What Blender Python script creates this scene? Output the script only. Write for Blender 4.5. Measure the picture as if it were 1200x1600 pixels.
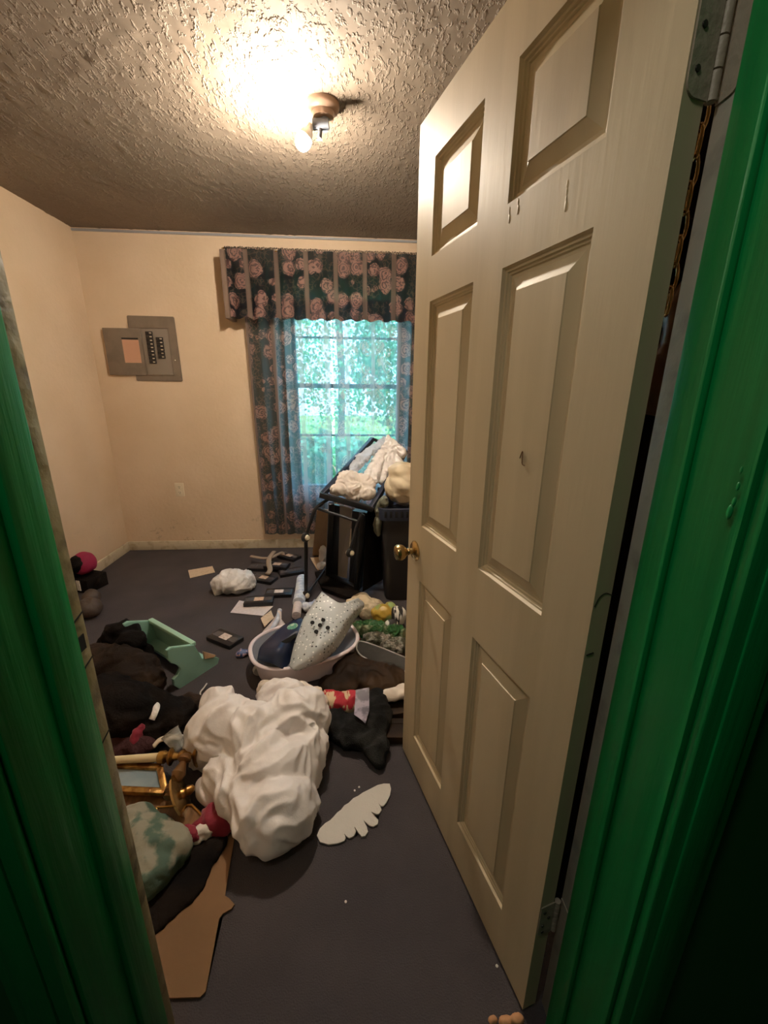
import bpy, bmesh, math, random
from mathutils import Vector, Matrix, noise, Euler
random.seed(7)
R = math.radians
S = bpy.context.scene
C = S.collection
for o in list(bpy.data.objects): bpy.data.objects.remove(o)

# ------------------------------------------------------------------ camera
cd = bpy.data.cameras.new('camera'); cam = bpy.data.objects.new('camera', cd); C.objects.link(cam)
cd.sensor_fit = 'VERTICAL'; cd.sensor_height = 36.0; cd.lens = 36.0 * 637.92 / 1600.0; cd.clip_start = 0.02
PITCH, YAW, ROLL, EYE = 0.289, -0.0741, 0.0102, 1.386
cp, sp, cy, sy = math.cos(PITCH), math.sin(PITCH), math.cos(YAW), math.sin(YAW)
fw = Vector((-sy*cp, cy*cp, -sp)); rt = Vector((cy, sy, 0)); up = rt.cross(fw)
r2 = math.cos(ROLL)*rt + math.sin(ROLL)*up; u2 = -math.sin(ROLL)*rt + math.cos(ROLL)*up
cam.matrix_world = Matrix(((r2.x, u2.x, -fw.x, 0), (r2.y, u2.y, -fw.y, 0), (r2.z, u2.z, -fw.z, EYE), (0, 0, 0, 1)))
S.camera = cam

# ------------------------------------------------------------------ sky, sun, exposure
w = bpy.data.worlds.new('sky'); S.world = w; w.use_nodes = True
bg = w.node_tree.nodes['Background']; bg.inputs[0].default_value = (0.46, 0.76, 1.0, 1); bg.inputs[1].default_value = 5.2
sd = bpy.data.lights.new('sun', 'SUN'); sd.energy = 15; sd.angle = R(3); sd.color = (0.75, 0.95, 1.0)
sun = bpy.data.objects.new('sun', sd); C.objects.link(sun); sun.rotation_euler = (R(38), 0, R(20))
BULB_POWER = 980.0
hd_ = bpy.data.lights.new('hall_fill', 'AREA'); hd_.shape = 'DISK'; hd_.size = 0.28; hd_.energy = 1.9; hd_.color = (1.0, 0.93, 0.80)  # added fill for the green frame and door edge; no lamp known here
hl_ = bpy.data.objects.new('hall_fill', hd_); C.objects.link(hl_); hl_.location = (-0.40, -0.02, 2.42); hl_.rotation_euler = (R(10), R(-12), 0)
S.view_settings.view_transform = 'Standard'; S.view_settings.look = 'None'
S.view_settings.gamma = 1.0; S.view_settings.use_curve_mapping = False
S.view_settings.exposure = 1.35

# ------------------------------------------------------------------ materials
def mat(name, col, rough=0.7, metal=0.0, bump=0.0, bscale=60.0, var=None, vscale=6.0, vlo=0.45, vhi=0.6, stretch=(1,1,1),
        spec=None, trans=0.0, alpha=1.0, emit=None, es=1.0, sheen=0.0, bdist=0.01, thin=0.0, coords='Object'):
    m = bpy.data.materials.new(name); m.use_nodes = True
    nt = m.node_tree; N = nt.nodes; L = nt.links; b = N['Principled BSDF']
    b.inputs['Base Color'].default_value = (*col, 1); b.inputs['Roughness'].default_value = rough; b.inputs['Metallic'].default_value = metal
    if spec is not None: b.inputs['Specular IOR Level'].default_value = spec
    b.inputs['Transmission Weight'].default_value = trans; b.inputs['Alpha'].default_value = alpha
    if sheen: b.inputs['Sheen Weight'].default_value = sheen
    if emit: b.inputs['Emission Color'].default_value = (*emit, 1); b.inputs['Emission Strength'].default_value = es
    if bump or var:
        tc = N.new('ShaderNodeTexCoord'); mp = N.new('ShaderNodeMapping'); mp.inputs['Scale'].default_value = stretch
        L.new(tc.outputs[coords], mp.inputs[0])
    if var:
        n = N.new('ShaderNodeTexNoise'); n.inputs['Scale'].default_value = vscale; n.inputs['Detail'].default_value = 6
        L.new(mp.outputs[0], n.inputs['Vector'])
        r = N.new('ShaderNodeValToRGB'); r.color_ramp.elements[0].position = vlo; r.color_ramp.elements[1].position = vhi
        r.color_ramp.elements[0].color = (*col, 1); r.color_ramp.elements[1].color = (*var, 1)
        L.new(n.outputs['Fac'], r.inputs[0]); L.new(r.outputs[0], b.inputs['Base Color'])
    if bump:
        n2 = N.new('ShaderNodeTexNoise'); n2.inputs['Scale'].default_value = bscale; n2.inputs['Detail'].default_value = 8
        L.new(mp.outputs[0], n2.inputs['Vector'])
        bp = N.new('ShaderNodeBump'); bp.inputs['Strength'].default_value = bump; bp.inputs['Distance'].default_value = bdist
        L.new(n2.outputs['Fac'], bp.inputs['Height']); L.new(bp.outputs[0], b.inputs['Normal'])
    if thin:
        tr = N.new('ShaderNodeBsdfTranslucent'); tr.inputs[0].default_value = (*col, 1)
        mx = N.new('ShaderNodeMixShader'); mx.inputs[0].default_value = thin
        L.new(b.outputs[0], mx.inputs[1]); L.new(tr.outputs[0], mx.inputs[2]); L.new(mx.outputs[0], N['Material Output'].inputs[0])
    return m

def wall_material(name, col, dirt):
    m = mat(name, col, 0.75, bump=0.25, bscale=38, var=(col[0]*0.88, col[1]*0.85, col[2]*0.8), vscale=2.2, vlo=0.35, vhi=0.75)
    nt = m.node_tree; N = nt.nodes; L = nt.links; b = N['Principled BSDF']
    src = b.inputs['Base Color'].links[0].from_socket
    g = N.new('ShaderNodeNewGeometry'); s = N.new('ShaderNodeSeparateXYZ'); L.new(g.outputs['Position'], s.inputs[0])
    mr = N.new('ShaderNodeMapRange'); mr.inputs['From Min'].default_value = 0.42; mr.inputs['From Max'].default_value = 0.02
    L.new(s.outputs['Z'], mr.inputs[0])
    n = N.new('ShaderNodeTexNoise'); n.inputs['Scale'].default_value = 9; n.inputs['Detail'].default_value = 9; n.inputs['Roughness'].default_value = 0.7
    L.new(g.outputs['Position'], n.inputs['Vector'])
    r = N.new('ShaderNodeMapRange'); r.inputs['From Min'].default_value = 0.58; r.inputs['From Max'].default_value = 0.7
    L.new(n.outputs['Fac'], r.inputs[0])
    mu = N.new('ShaderNodeMath'); mu.operation = 'MULTIPLY'; L.new(mr.outputs[0], mu.inputs[0]); L.new(r.outputs[0], mu.inputs[1])
    mx = N.new('ShaderNodeMix'); mx.data_type = 'RGBA'; L.new(mu.outputs[0], mx.inputs['Factor'])
    L.new(src, mx.inputs['A']); mx.inputs['B'].default_value = (*dirt, 1); L.new(mx.outputs['Result'], b.inputs['Base Color'])
    return m

M = {}
M['wall'] = wall_material('cream_wall_paint', (0.68, 0.525, 0.37), (0.16, 0.12, 0.08))
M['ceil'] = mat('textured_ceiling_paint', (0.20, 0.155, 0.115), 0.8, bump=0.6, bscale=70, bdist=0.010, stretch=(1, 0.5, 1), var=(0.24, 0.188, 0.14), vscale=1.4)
nt_ = M['ceil'].node_tree
for n_ in [q for q in nt_.nodes if q.type == 'BUMP']:
    src_ = n_.inputs['Height'].links[0].from_socket; rr_ = nt_.nodes.new('ShaderNodeValToRGB'); rr_.color_ramp.elements[0].position = 0.52; rr_.color_ramp.elements[1].position = 0.64
    nt_.links.new(src_, rr_.inputs[0]); nt_.links.new(rr_.outputs[0], n_.inputs['Height']); src_.node.inputs['Detail'].default_value = 3; src_.node.inputs['Distortion'].default_value = 0.2
M['carpet'] = mat('dark_carpet', (0.054, 0.046, 0.050), 0.95, bump=0.8, bscale=260, bdist=0.006, var=(0.078, 0.066, 0.069), vscale=3.5, vlo=0.35, vhi=0.72)
M['base'] = mat('cream_baseboard_paint', (0.60, 0.52, 0.38), 0.5, bump=0.4, bscale=25, var=(0.42, 0.33, 0.2), vscale=14, vlo=0.5, vhi=0.7)
M['bluetrim'] = mat('blue_grey_trim', (0.30, 0.30, 0.32), 0.5)
M['door'] = mat('cream_door_paint', (0.54, 0.455, 0.30), 0.5, bump=0.10, bscale=26, bdist=0.003, stretch=(3.5, 3.5, 0.35), var=(0.49, 0.41, 0.265), vscale=3)
M['jambold'] = mat('worn_olive_paint', (0.34, 0.29, 0.16), 0.5, bump=0.5, bscale=24, var=(0.15, 0.12, 0.07), vscale=18, vlo=0.5, vhi=0.66)
M['jambgrey'] = mat('grey_primer_paint', (0.38, 0.36, 0.30), 0.5, bump=0.4, bscale=24, var=(0.24, 0.23, 0.2), vscale=16, vlo=0.52, vhi=0.7)
M['green'] = mat('glossy_green_paint', (0.004, 0.26, 0.065), 0.42, bump=0.45, bscale=12, bdist=0.006, stretch=(4, 4, 0.22), spec=0.3, var=(0.003, 0.21, 0.05), vscale=6)
M['hall'] = mat('dark_green_hall_wall', (0.006, 0.10, 0.02), 0.6)
M['brass'] = mat('worn_brass', (0.48, 0.34, 0.15), 0.24, 1.0, bump=0.1, bscale=90)
M['gold'] = mat('gilded_frame', (0.50, 0.30, 0.09), 0.34, 0.9, bump=0.3, bscale=70, var=(0.25, 0.12, 0.035), vscale=22)
M['steelp'] = mat('paint_smeared_steel', (0.36, 0.31, 0.24), 0.5, 0.0, bump=0.3, bscale=60)
M['dark'] = mat('black_void', (0.006, 0.006, 0.006), 0.9)
M['screw'] = mat('dark_screw', (0.05, 0.045, 0.04), 0.4, 0.7)
M['porc'] = mat('brown_porcelain', (0.36, 0.24, 0.17), 0.3)
M['socket'] = mat('grey_bakelite', (0.09, 0.10, 0.12), 0.4)
M['panel'] = mat('taupe_enamel', (0.20, 0.155, 0.115), 0.45, var=(0.175, 0.135, 0.10), vscale=12)
M['panelin'] = mat('grey_enamel', (0.24, 0.20, 0.16), 0.45)
M['card'] = mat('salmon_card', (0.56, 0.31, 0.20), 0.8)
M['brk'] = mat('black_breaker', (0.02, 0.017, 0.016), 0.4)
M['tick'] = mat('pale_switch_tip', (0.55, 0.48, 0.38), 0.5)
M['plate'] = mat('ivory_plate', (0.72, 0.62, 0.46), 0.35)
M['frame'] = mat('shaded_white_frame', (0.16, 0.22, 0.30), 0.5)  # white frames, their unlit silhouette put into the colour
M['black'] = mat('black_enamel', (0.012, 0.013, 0.016), 0.38, bump=0.1, bscale=80)
M['blackrail'] = mat('black_enamel_window_lit', (0.02, 0.03, 0.055), 0.35)  # black enamel with bluish window light put into its colour
M['greyp'] = mat('grey_fabric_panel', (0.26, 0.23, 0.21), 0.8, bump=0.2)
M['rubber'] = mat('black_rubber', (0.012, 0.012, 0.012), 0.6)
M['ivory'] = mat('ivory_hub', (0.75, 0.68, 0.52), 0.4)
M['can'] = mat('black_can_plastic', (0.026, 0.023, 0.023), 0.4, bump=0.15, bscale=200)
M['canrim'] = mat('dark_blue_basket_plastic', (0.035, 0.042, 0.07), 0.35)
M['bagwhite'] = mat('white_plastic_bag', (0.88, 0.84, 0.82), 0.42, bump=0.3, bscale=30, bdist=0.01, thin=0.15, var=(0.82, 0.78, 0.76), vscale=7)
M['bagsheer'] = mat('sheer_white_bag', (0.72, 0.78, 0.86), 0.22, bump=0.5, bscale=35, bdist=0.01, stretch=(3,1,1), thin=0.45)
M['bagsmall'] = mat('crinkled_white_plastic', (0.68, 0.66, 0.64), 0.3, bump=0.8, bscale=45, bdist=0.012, var=(0.82, 0.80, 0.78), vscale=12, vlo=0.4, vhi=0.6)
M['sheet'] = mat('white_cotton', (0.72, 0.66, 0.60), 0.85, bump=0.3, bscale=40, sheen=0.2)
M['cream'] = mat('cream_cotton', (0.70, 0.62, 0.53), 0.85, bump=0.3, bscale=40)
M['bagcream'] = mat('cream_plastic_bag', (0.62, 0.52, 0.36), 0.5, bump=0.3, bscale=25)
M['liner'] = mat('grey_green_liner', (0.16, 0.17, 0.13), 0.35, bump=0.4, bscale=30)
M['mint'] = mat('mint_green_paint', (0.27, 0.50, 0.42), 0.45, bump=0.1, bscale=30, var=(0.25, 0.47, 0.39), vscale=9)
M['mintedge'] = mat('light_mint_paint', (0.33, 0.57, 0.45), 0.4)
M['wood'] = mat('bare_pine', (0.50, 0.33, 0.19), 0.6, var=(0.40, 0.25, 0.13), vscale=9, stretch=(6,1,1))
M['darkwood'] = mat('brown_varnished_wood', (0.13, 0.065, 0.025), 0.35, var=(0.20, 0.10, 0.04), vscale=9, stretch=(6,1,1))
M['board'] = mat('brown_corrugated_cardboard', (0.22, 0.12, 0.055), 0.85, bump=0.15, bscale=50, var=(0.19, 0.105, 0.047), vscale=4)
M['tan'] = mat('tan_cardboard', (0.50, 0.32, 0.17), 0.8, var=(0.44, 0.28, 0.14), vscale=5)
M['cblack'] = mat('black_cloth', (0.008, 0.007, 0.007), 0.85, bump=0.4, bscale=120, var=(0.016, 0.012, 0.010), vscale=8, spec=0.06)
M['cbrown'] = mat('dark_brown_cloth', (0.018, 0.012, 0.009), 0.75, bump=0.4, bscale=110, var=(0.036, 0.022, 0.014), vscale=9, spec=0.1)
M['sack'] = mat('dark_brown_sack', (0.016, 0.009, 0.005), 0.6, spec=0.12, bump=0.3, bscale=30, var=(0.045, 0.025, 0.012), vscale=5)
M['mesh'] = mat('black_mesh_cloth', (0.010, 0.010, 0.010), 0.7, spec=0.12, bump=0.7, bscale=240, var=(0.027, 0.027, 0.025), vscale=14)
M['red'] = mat('crimson_cloth', (0.24, 0.008, 0.028), 0.75, bump=0.3, bscale=70, sheen=0.2)
M['magenta'] = mat('magenta_cloth', (0.30, 0.012, 0.06), 0.7, bump=0.3, bscale=70)
M['tape'] = mat('black_cassette_plastic', (0.014, 0.013, 0.015), 0.32, bump=0.1, bscale=90)
M['tapewin'] = mat('smoky_tape_window', (0.085, 0.08, 0.085), 0.2)
M['tapelab'] = mat('white_tape_label', (0.62, 0.54, 0.49), 0.7, var=(0.45, 0.33, 0.30), vscale=60, vlo=0.5, vhi=0.62, stretch=(1,3,1))
M['tapelab2'] = mat('tan_tape_label', (0.62, 0.46, 0.33), 0.7, var=(0.42, 0.25, 0.18), vscale=60, vlo=0.5, vhi=0.62, stretch=(1,3,1))
M['paper'] = mat('white_paper', (0.66, 0.60, 0.60), 0.8, var=(0.52, 0.47, 0.47), vscale=90, vlo=0.5, vhi=0.6, stretch=(0.5,4,1))
M['papercream'] = mat('cream_paper', (0.66, 0.52, 0.37), 0.8, var=(0.5, 0.38, 0.26), vscale=60, vlo=0.56, vhi=0.62, stretch=(0.5,3,1))
M['paperblue'] = mat('blue_printed_paper', (0.44, 0.52, 0.66), 0.5, var=(0.66, 0.72, 0.80), vscale=26, vlo=0.42, vhi=0.55)
M['bluewrap'] = mat('blue_wrapper', (0.05, 0.09, 0.24), 0.3, var=(0.45, 0.30, 0.35), vscale=50, vlo=0.52, vhi=0.56)
M['tansoft'] = mat('tan_webbing', (0.34, 0.26, 0.19), 0.85, bump=0.4, bscale=150)
M['tub'] = mat('pinkish_white_plastic', (0.74, 0.66, 0.70), 0.35)
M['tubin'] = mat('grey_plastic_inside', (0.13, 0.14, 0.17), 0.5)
M['navy'] = mat('navy_plastic', (0.012, 0.022, 0.058), 0.28, bump=0.05, bscale=20)
M['sticker'] = mat('green_oval_sticker', (0.13, 0.40, 0.31), 0.35, var=(0.45, 0.6, 0.5), vscale=80, vlo=0.55, vhi=0.6)
M['feather'] = mat('white_felt', (0.60, 0.56, 0.50), 0.95, bump=0.3, bscale=90)
M['greencel'] = mat('green_cellophane', (0.025, 0.10, 0.03), 0.18, bump=0.9, bscale=40, bdist=0.02, var=(0.22, 0.25, 0.14), vscale=12, vlo=0.45, vhi=0.6)
M['clearcel'] = mat('clear_crinkled_plastic', (0.66, 0.62, 0.52), 0.07, bump=1.0, bscale=55, bdist=0.03, var=(0.12, 0.14, 0.08), vscale=18, vlo=0.42, vhi=0.56, trans=0.55, spec=0.9)
M['yellow'] = mat('yellow_snack_bag', (0.50, 0.33, 0.05), 0.35, bump=0.4, bscale=30, var=(0.30, 0.42, 0.16), vscale=9, vlo=0.47, vhi=0.55)
M['smoke'] = mat('smoky_clear_plastic', (0.05, 0.05, 0.047), 0.15, alpha=0.72)
M['smokerim'] = mat('grey_plastic_rim', (0.36, 0.35, 0.33), 0.3)
M['glass'] = mat('clear_plastic', (0.75, 0.8, 0.8), 0.05, trans=0.7, alpha=0.6)
M['candle'] = mat('cream_wax', (0.66, 0.55, 0.33), 0.4)
M['bluepane'] = mat('blue_grey_picture', (0.22, 0.30, 0.35), 0.15, var=(0.28, 0.36, 0.40), vscale=6)
M['grnpat'] = mat('green_patterned_cloth', (0.26, 0.25, 0.19), 0.85, bump=0.3, bscale=40, var=(0.07, 0.12, 0.09), vscale=9, vlo=0.5, vhi=0.56)
M['redpat'] = mat('red_tan_patterned_cloth', (0.45, 0.02, 0.035), 0.7, bump=0.2, var=(0.62, 0.46, 0.28), vscale=15, vlo=0.49, vhi=0.52, stretch=(1.8,0.6,1))
M['photo'] = mat('grey_lavender_page', (0.33, 0.28, 0.34), 0.35, var=(0.10, 0.085, 0.11), vscale=22, vlo=0.45, vhi=0.6)
M['orange'] = mat('orange_tan_scrap', (0.55, 0.28, 0.13), 0.7)
M['leaf'] = mat('leaf_green', (0.16, 0.34, 0.18), 0.7, var=(0.24, 0.44, 0.24), vscale=2.0, thin=0.3)
M['leafdark'] = mat('leaf_dark_green', (0.10, 0.25, 0.15), 0.7, var=(0.16, 0.34, 0.2), vscale=2.0, thin=0.3)
M['bark'] = mat('bark', (0.10, 0.07, 0.05), 0.9, bump=0.5)
M['lawn'] = mat('lawn_grass', (0.22, 0.40, 0.09), 0.95, bump=0.8, bscale=60, bdist=0.05, var=(0.34, 0.50, 0.15), vscale=1.2, vlo=0.4, vhi=0.6)
M['siding'] = mat('exterior_board', (0.4, 0.4, 0.38), 0.8)

def glass_pane_material():
    m = bpy.data.materials.new('window_glass'); m.use_nodes = True; nt = m.node_tree; N = nt.nodes; L = nt.links
    t = N.new('ShaderNodeBsdfTransparent'); t.inputs[0].default_value = (0.95, 0.98, 0.98, 1)
    g = N.new('ShaderNodeBsdfGlossy'); g.inputs['Roughness'].default_value = 0.03
    mx = N.new('ShaderNodeMixShader'); mx.inputs[0].default_value = 0.06
    L.new(t.outputs[0], mx.inputs[1]); L.new(g.outputs[0], mx.inputs[2]); L.new(mx.outputs[0], N['Material Output'].inputs[0]); return m
M['pane'] = glass_pane_material()

def curtain_material(name, clear, lace):
    # woven stripes and roses in fabric coordinates (UV = metres of cloth)
    m = bpy.data.materials.new(name); m.use_nodes = True; nt = m.node_tree; N = nt.nodes; L = nt.links
    N.remove(N['Principled BSDF'])
    uv = N.new('ShaderNodeUVMap'); uv.uv_map = 'cloth'
    def math_(op, a, b=None, c=None):
        n = N.new('ShaderNodeMath'); n.operation = op
        for i, v in enumerate((a, b, c)):
            if v is None: continue
            if isinstance(v, (int, float)): n.inputs[i].default_value = v
            else: L.new(v, n.inputs[i])
        return n.outputs[0]
    sx = N.new('ShaderNodeSeparateXYZ'); L.new(uv.outputs[0], sx.inputs[0])
    ph = math_('FRACT', math_('MULTIPLY', sx.outputs[0], 1/0.235))
    st = math_('LESS_THAN', ph, 0.17)                               # plain taupe stripe
    bor = math_('LESS_THAN', math_('ABSOLUTE', math_('SUBTRACT', ph, 0.085)), 0.10)
    # wobble
    nz = N.new('ShaderNodeTexNoise'); nz.inputs['Scale'].default_value = 30; L.new(uv.outputs[0], nz.inputs['Vector'])
    va = N.new('ShaderNodeVectorMath'); va.operation = 'MULTIPLY_ADD'; L.new(nz.outputs['Color'], va.inputs[0]); va.inputs[1].default_value = (0.035, 0.035, 0); L.new(uv.outputs[0], va.inputs[2])
    vo = N.new('ShaderNodeTexVoronoi'); vo.inputs['Scale'].default_value = 9.0; vo.inputs['Randomness'].default_value = 0.7; L.new(va.outputs[0], vo.inputs['Vector'])
    d = vo.outputs['Distance']
    rose = math_('LESS_THAN', d, 0.50)
    ring = math_('SINE', math_('ADD', math_('MULTIPLY', d, 34.0), math_('MULTIPLY', nz.outputs['Fac'], 17.0)))
    ringm = math_('GREATER_THAN', ring, -0.25)
    rosem = math_('MULTIPLY', rose, ringm)
    vo2 = N.new('ShaderNodeTexVoronoi'); vo2.feature = 'DISTANCE_TO_EDGE'; vo2.inputs['Scale'].default_value = 34; L.new(va.outputs[0], vo2.inputs['Vector'])
    leaf = math_('MULTIPLY', math_('LESS_THAN', vo2.outputs['Distance'], 0.07), math_('SUBTRACT', 1.0, rose))
    nz2 = N.new('ShaderNodeTexNoise'); nz2.inputs['Scale'].default_value = 9; L.new(uv.outputs[0], nz2.inputs['Vector'])
    leaf = math_('MULTIPLY', leaf, math_('GREATER_THAN', nz2.outputs['Fac'], 0.48))
    def mixc(f, a, b):
        n = N.new('ShaderNodeMix'); n.data_type = 'RGBA'; L.new(f, n.inputs['Factor'])
        for k, v in (('A', a), ('B', b)):
            if isinstance(v, tuple): n.inputs[k].default_value = (*v, 1)
            else: L.new(v, n.inputs[k])
        return n.outputs['Result']
    pk = mixc(nz2.outputs['Fac'], (0.42, 0.25, 0.20), (0.26, 0.17, 0.15))
    c = mixc(leaf, (0.018, 0.015, 0.017), (0.075, 0.070, 0.055)); c = mixc(rose, c, (0.13, 0.065, 0.06)); c = mixc(rosem, c, pk)
    c = mixc(bor, c, (0.05, 0.025, 0.022)); c = mixc(st, c, (0.20, 0.145, 0.115))
    light = math_('MAXIMUM', math_('MAXIMUM', rosem, st), leaf)
    df = N.new('ShaderNodeBsdfDiffuse'); L.new(c, df.inputs[0])
    tl = N.new('ShaderNodeBsdfTranslucent'); L.new(mixc(light, (0.20, 0.27, 0.31), (0.30, 0.27, 0.30)), tl.inputs[0])
    tp = N.new('ShaderNodeBsdfTransparent'); L.new(mixc(light, (0.72, 0.86, 0.95), (0.85, 0.85, 0.95)), tp.inputs[0])
    m1 = N.new('ShaderNodeMixShader'); m1.inputs[0].default_value = 0.38; L.new(df.outputs[0], m1.inputs[1]); L.new(tl.outputs[0], m1.inputs[2])
    cl = N.new('ShaderNodeMix'); cl.data_type = 'FLOAT'; L.new(light, cl.inputs['Factor']); cl.inputs['A'].default_value = clear; cl.inputs['B'].default_value = lace
    m2 = N.new('ShaderNodeMixShader'); L.new(cl.outputs['Result'], m2.inputs[0]); L.new(m1.outputs[0], m2.inputs[1]); L.new(tp.outputs[0], m2.inputs[2])
    L.new(m2.outputs[0], N['Material Output'].inputs[0]); return m
M['curtain'] = curtain_material('rose_striped_curtain_cloth', 0.26, 0.12)
M['valance'] = curtain_material('rose_striped_valance_cloth', 0.05, 0.03)

# ------------------------------------------------------------------ mesh helpers
def add_box(bm, size, loc=(0,0,0), rot=None, bev=0.0, seg=2):
    r = bmesh.ops.create_cube(bm, size=1); vs = r['verts']
    bmesh.ops.scale(bm, vec=size, verts=vs)
    if bev:
        es = list({e for v in vs for e in v.link_edges})
        rr = bmesh.ops.bevel(bm, geom=es, offset=bev, segments=seg, affect='EDGES', profile=0.5)
        vs = list({v for v in rr['verts']} | {v for v in vs if v.is_valid})
    mx = Matrix.Translation(loc)
    if rot is not None: mx = mx @ (rot.to_4x4() if isinstance(rot, Matrix) else Euler(rot).to_matrix().to_4x4())
    bmesh.ops.transform(bm, matrix=mx, verts=vs); return vs
def box2(bm, a, b, bev=0.0):
    return add_box(bm, [abs(b[i]-a[i]) for i in range(3)], [(a[i]+b[i])/2 for i in range(3)], bev=bev)
def tube(bm, pts, r, seg=10, cap=True, flat=1.0):
    pts = [Vector(p) for p in pts]; rs = r if isinstance(r, (list, tuple)) else [r]*len(pts)
    rings = []; n = len(pts); ref = None
    for i, p in enumerate(pts):
        t = (pts[min(i+1, n-1)] - pts[max(i-1, 0)]).normalized()
        if ref is None: ref = Vector((0,0,1)) if abs(t.z) < 0.9 else Vector((1,0,0))
        a = t.cross(ref).normalized(); b = a.cross(t).normalized(); ref = b
        rings.append([bm.verts.new(p + (a*math.cos(2*math.pi*k/seg) + b*math.sin(2*math.pi*k/seg)*flat)*rs[i]) for k in range(seg)])
    for i in range(n-1):
        for k in range(seg):
            bm.faces.new((rings[i][k], rings[i][(k+1)%seg], rings[i+1][(k+1)%seg], rings[i+1][k]))
    if cap: bm.faces.new(rings[0][::-1]); bm.faces.new(rings[-1])
def curve_pts(pts, n=8):
    P = [Vector(p) for p in pts]; P = [2*P[0]-P[1]] + P + [2*P[-1]-P[-2]]; out = []
    for i in range(1, len(P)-2):
        for k in range(n):
            t = k/n; a, b, c, d = P[i-1], P[i], P[i+1], P[i+2]
            out.append(0.5*((2*b) + (c-a)*t + (2*a-5*b+4*c-d)*t*t + (3*b-a-3*c+d)*t**3))
    out.append(P[-2]); return out
def lathe(bm, prof, mx=Matrix(), seg=28):
    rings = []
    for r, z in prof:
        rings.append([bm.verts.new(mx @ Vector((r*math.cos(2*math.pi*k/seg), r*math.sin(2*math.pi*k/seg), z))) for k in range(seg)])
    for i in range(len(prof)-1):
        for k in range(seg): bm.faces.new((rings[i][k], rings[i][(k+1)%seg], rings[i+1][(k+1)%seg], rings[i+1][k]))
    bm.faces.new(rings[0][::-1]); bm.faces.new(rings[-1])
def prism(bm, poly, z0, z1, mx=Matrix()):
    a = [bm.verts.new(mx @ Vector((p[0], p[1], z0))) for p in poly]; b = [bm.verts.new(mx @ Vector((p[0], p[1], z1))) for p in poly]
    n = len(poly)
    bm.faces.new(a[::-1]); bm.faces.new(b)
    for i in range(n): bm.faces.new((a[i], a[(i+1)%n], b[(i+1)%n], b[i]))
def slab(bm, pts, off):
    """flat board whose face passes through 3D points, thickened by the vector off"""
    a = [bm.verts.new(Vector(p)) for p in pts]; b = [bm.verts.new(Vector(p)+Vector(off)) for p in pts]; n = len(pts)
    bm.faces.new(a[::-1]); bm.faces.new(b)
    for i in range(n): bm.faces.new((a[i], a[(i+1)%n], b[(i+1)%n], b[i]))
def axis_mx(o, d, x=None):
    d = Vector(d).normalized(); q = d.to_track_quat('Z', 'Y').to_matrix().to_4x4(); return Matrix.Translation(o) @ q

def wmx(o):
    m = o.matrix_basis.copy()
    while o.parent: o = o.parent; m = o.matrix_basis @ m
    return m
def tag(o, label=None, cat=None, group=None, kind=None):
    if label: o['label'] = label
    if cat: o['category'] = cat
    if group: o['group'] = group
    if kind: o['kind'] = kind
    return o
def empty(name, loc, label=None, cat=None, group=None, rz=0, rot=None):
    o = bpy.data.objects.new(name, None); C.objects.link(o); o.location = loc; o.rotation_euler = rot or (0, 0, rz); o.empty_display_size = 0.05
    return tag(o, label, cat, group)
def finish(me, smooth, angle=40):
    if smooth:
        me.polygons.foreach_set('use_smooth', [True]*len(me.polygons))
        if smooth == 'auto': me.set_sharp_from_angle(angle=R(angle))
def obj(name, bm, m, parent=None, smooth='auto', world=True, kind=None, label=None):
    bmesh.ops.recalc_face_normals(bm, faces=bm.faces[:])
    me = bpy.data.meshes.new(name); 
    if parent is not None:
        if world: bm.transform(wmx(parent).inverted())
        org = None
    else:
        xs = [v.co for v in bm.verts]; org = Vector(((min(v.x for v in xs)+max(v.x for v in xs))/2, (min(v.y for v in xs)+max(v.y for v in xs))/2, min(v.z for v in xs)))
        bm.transform(Matrix.Translation(-org))
    bm.to_mesh(me); bm.free(); finish(me, smooth); me.materials.append(M[m] if isinstance(m, str) else m)
    o = bpy.data.objects.new(name, me); C.objects.link(o)
    if parent is not None: o.parent = parent
    else: o.location = org
    if kind: o['kind'] = kind
    if label: o['label'] = label
    return o
def struct(name, bm, m, parent=None, smooth='auto'):
    return obj(name, bm, m, parent, smooth, kind=None if parent else 'structure')

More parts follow.
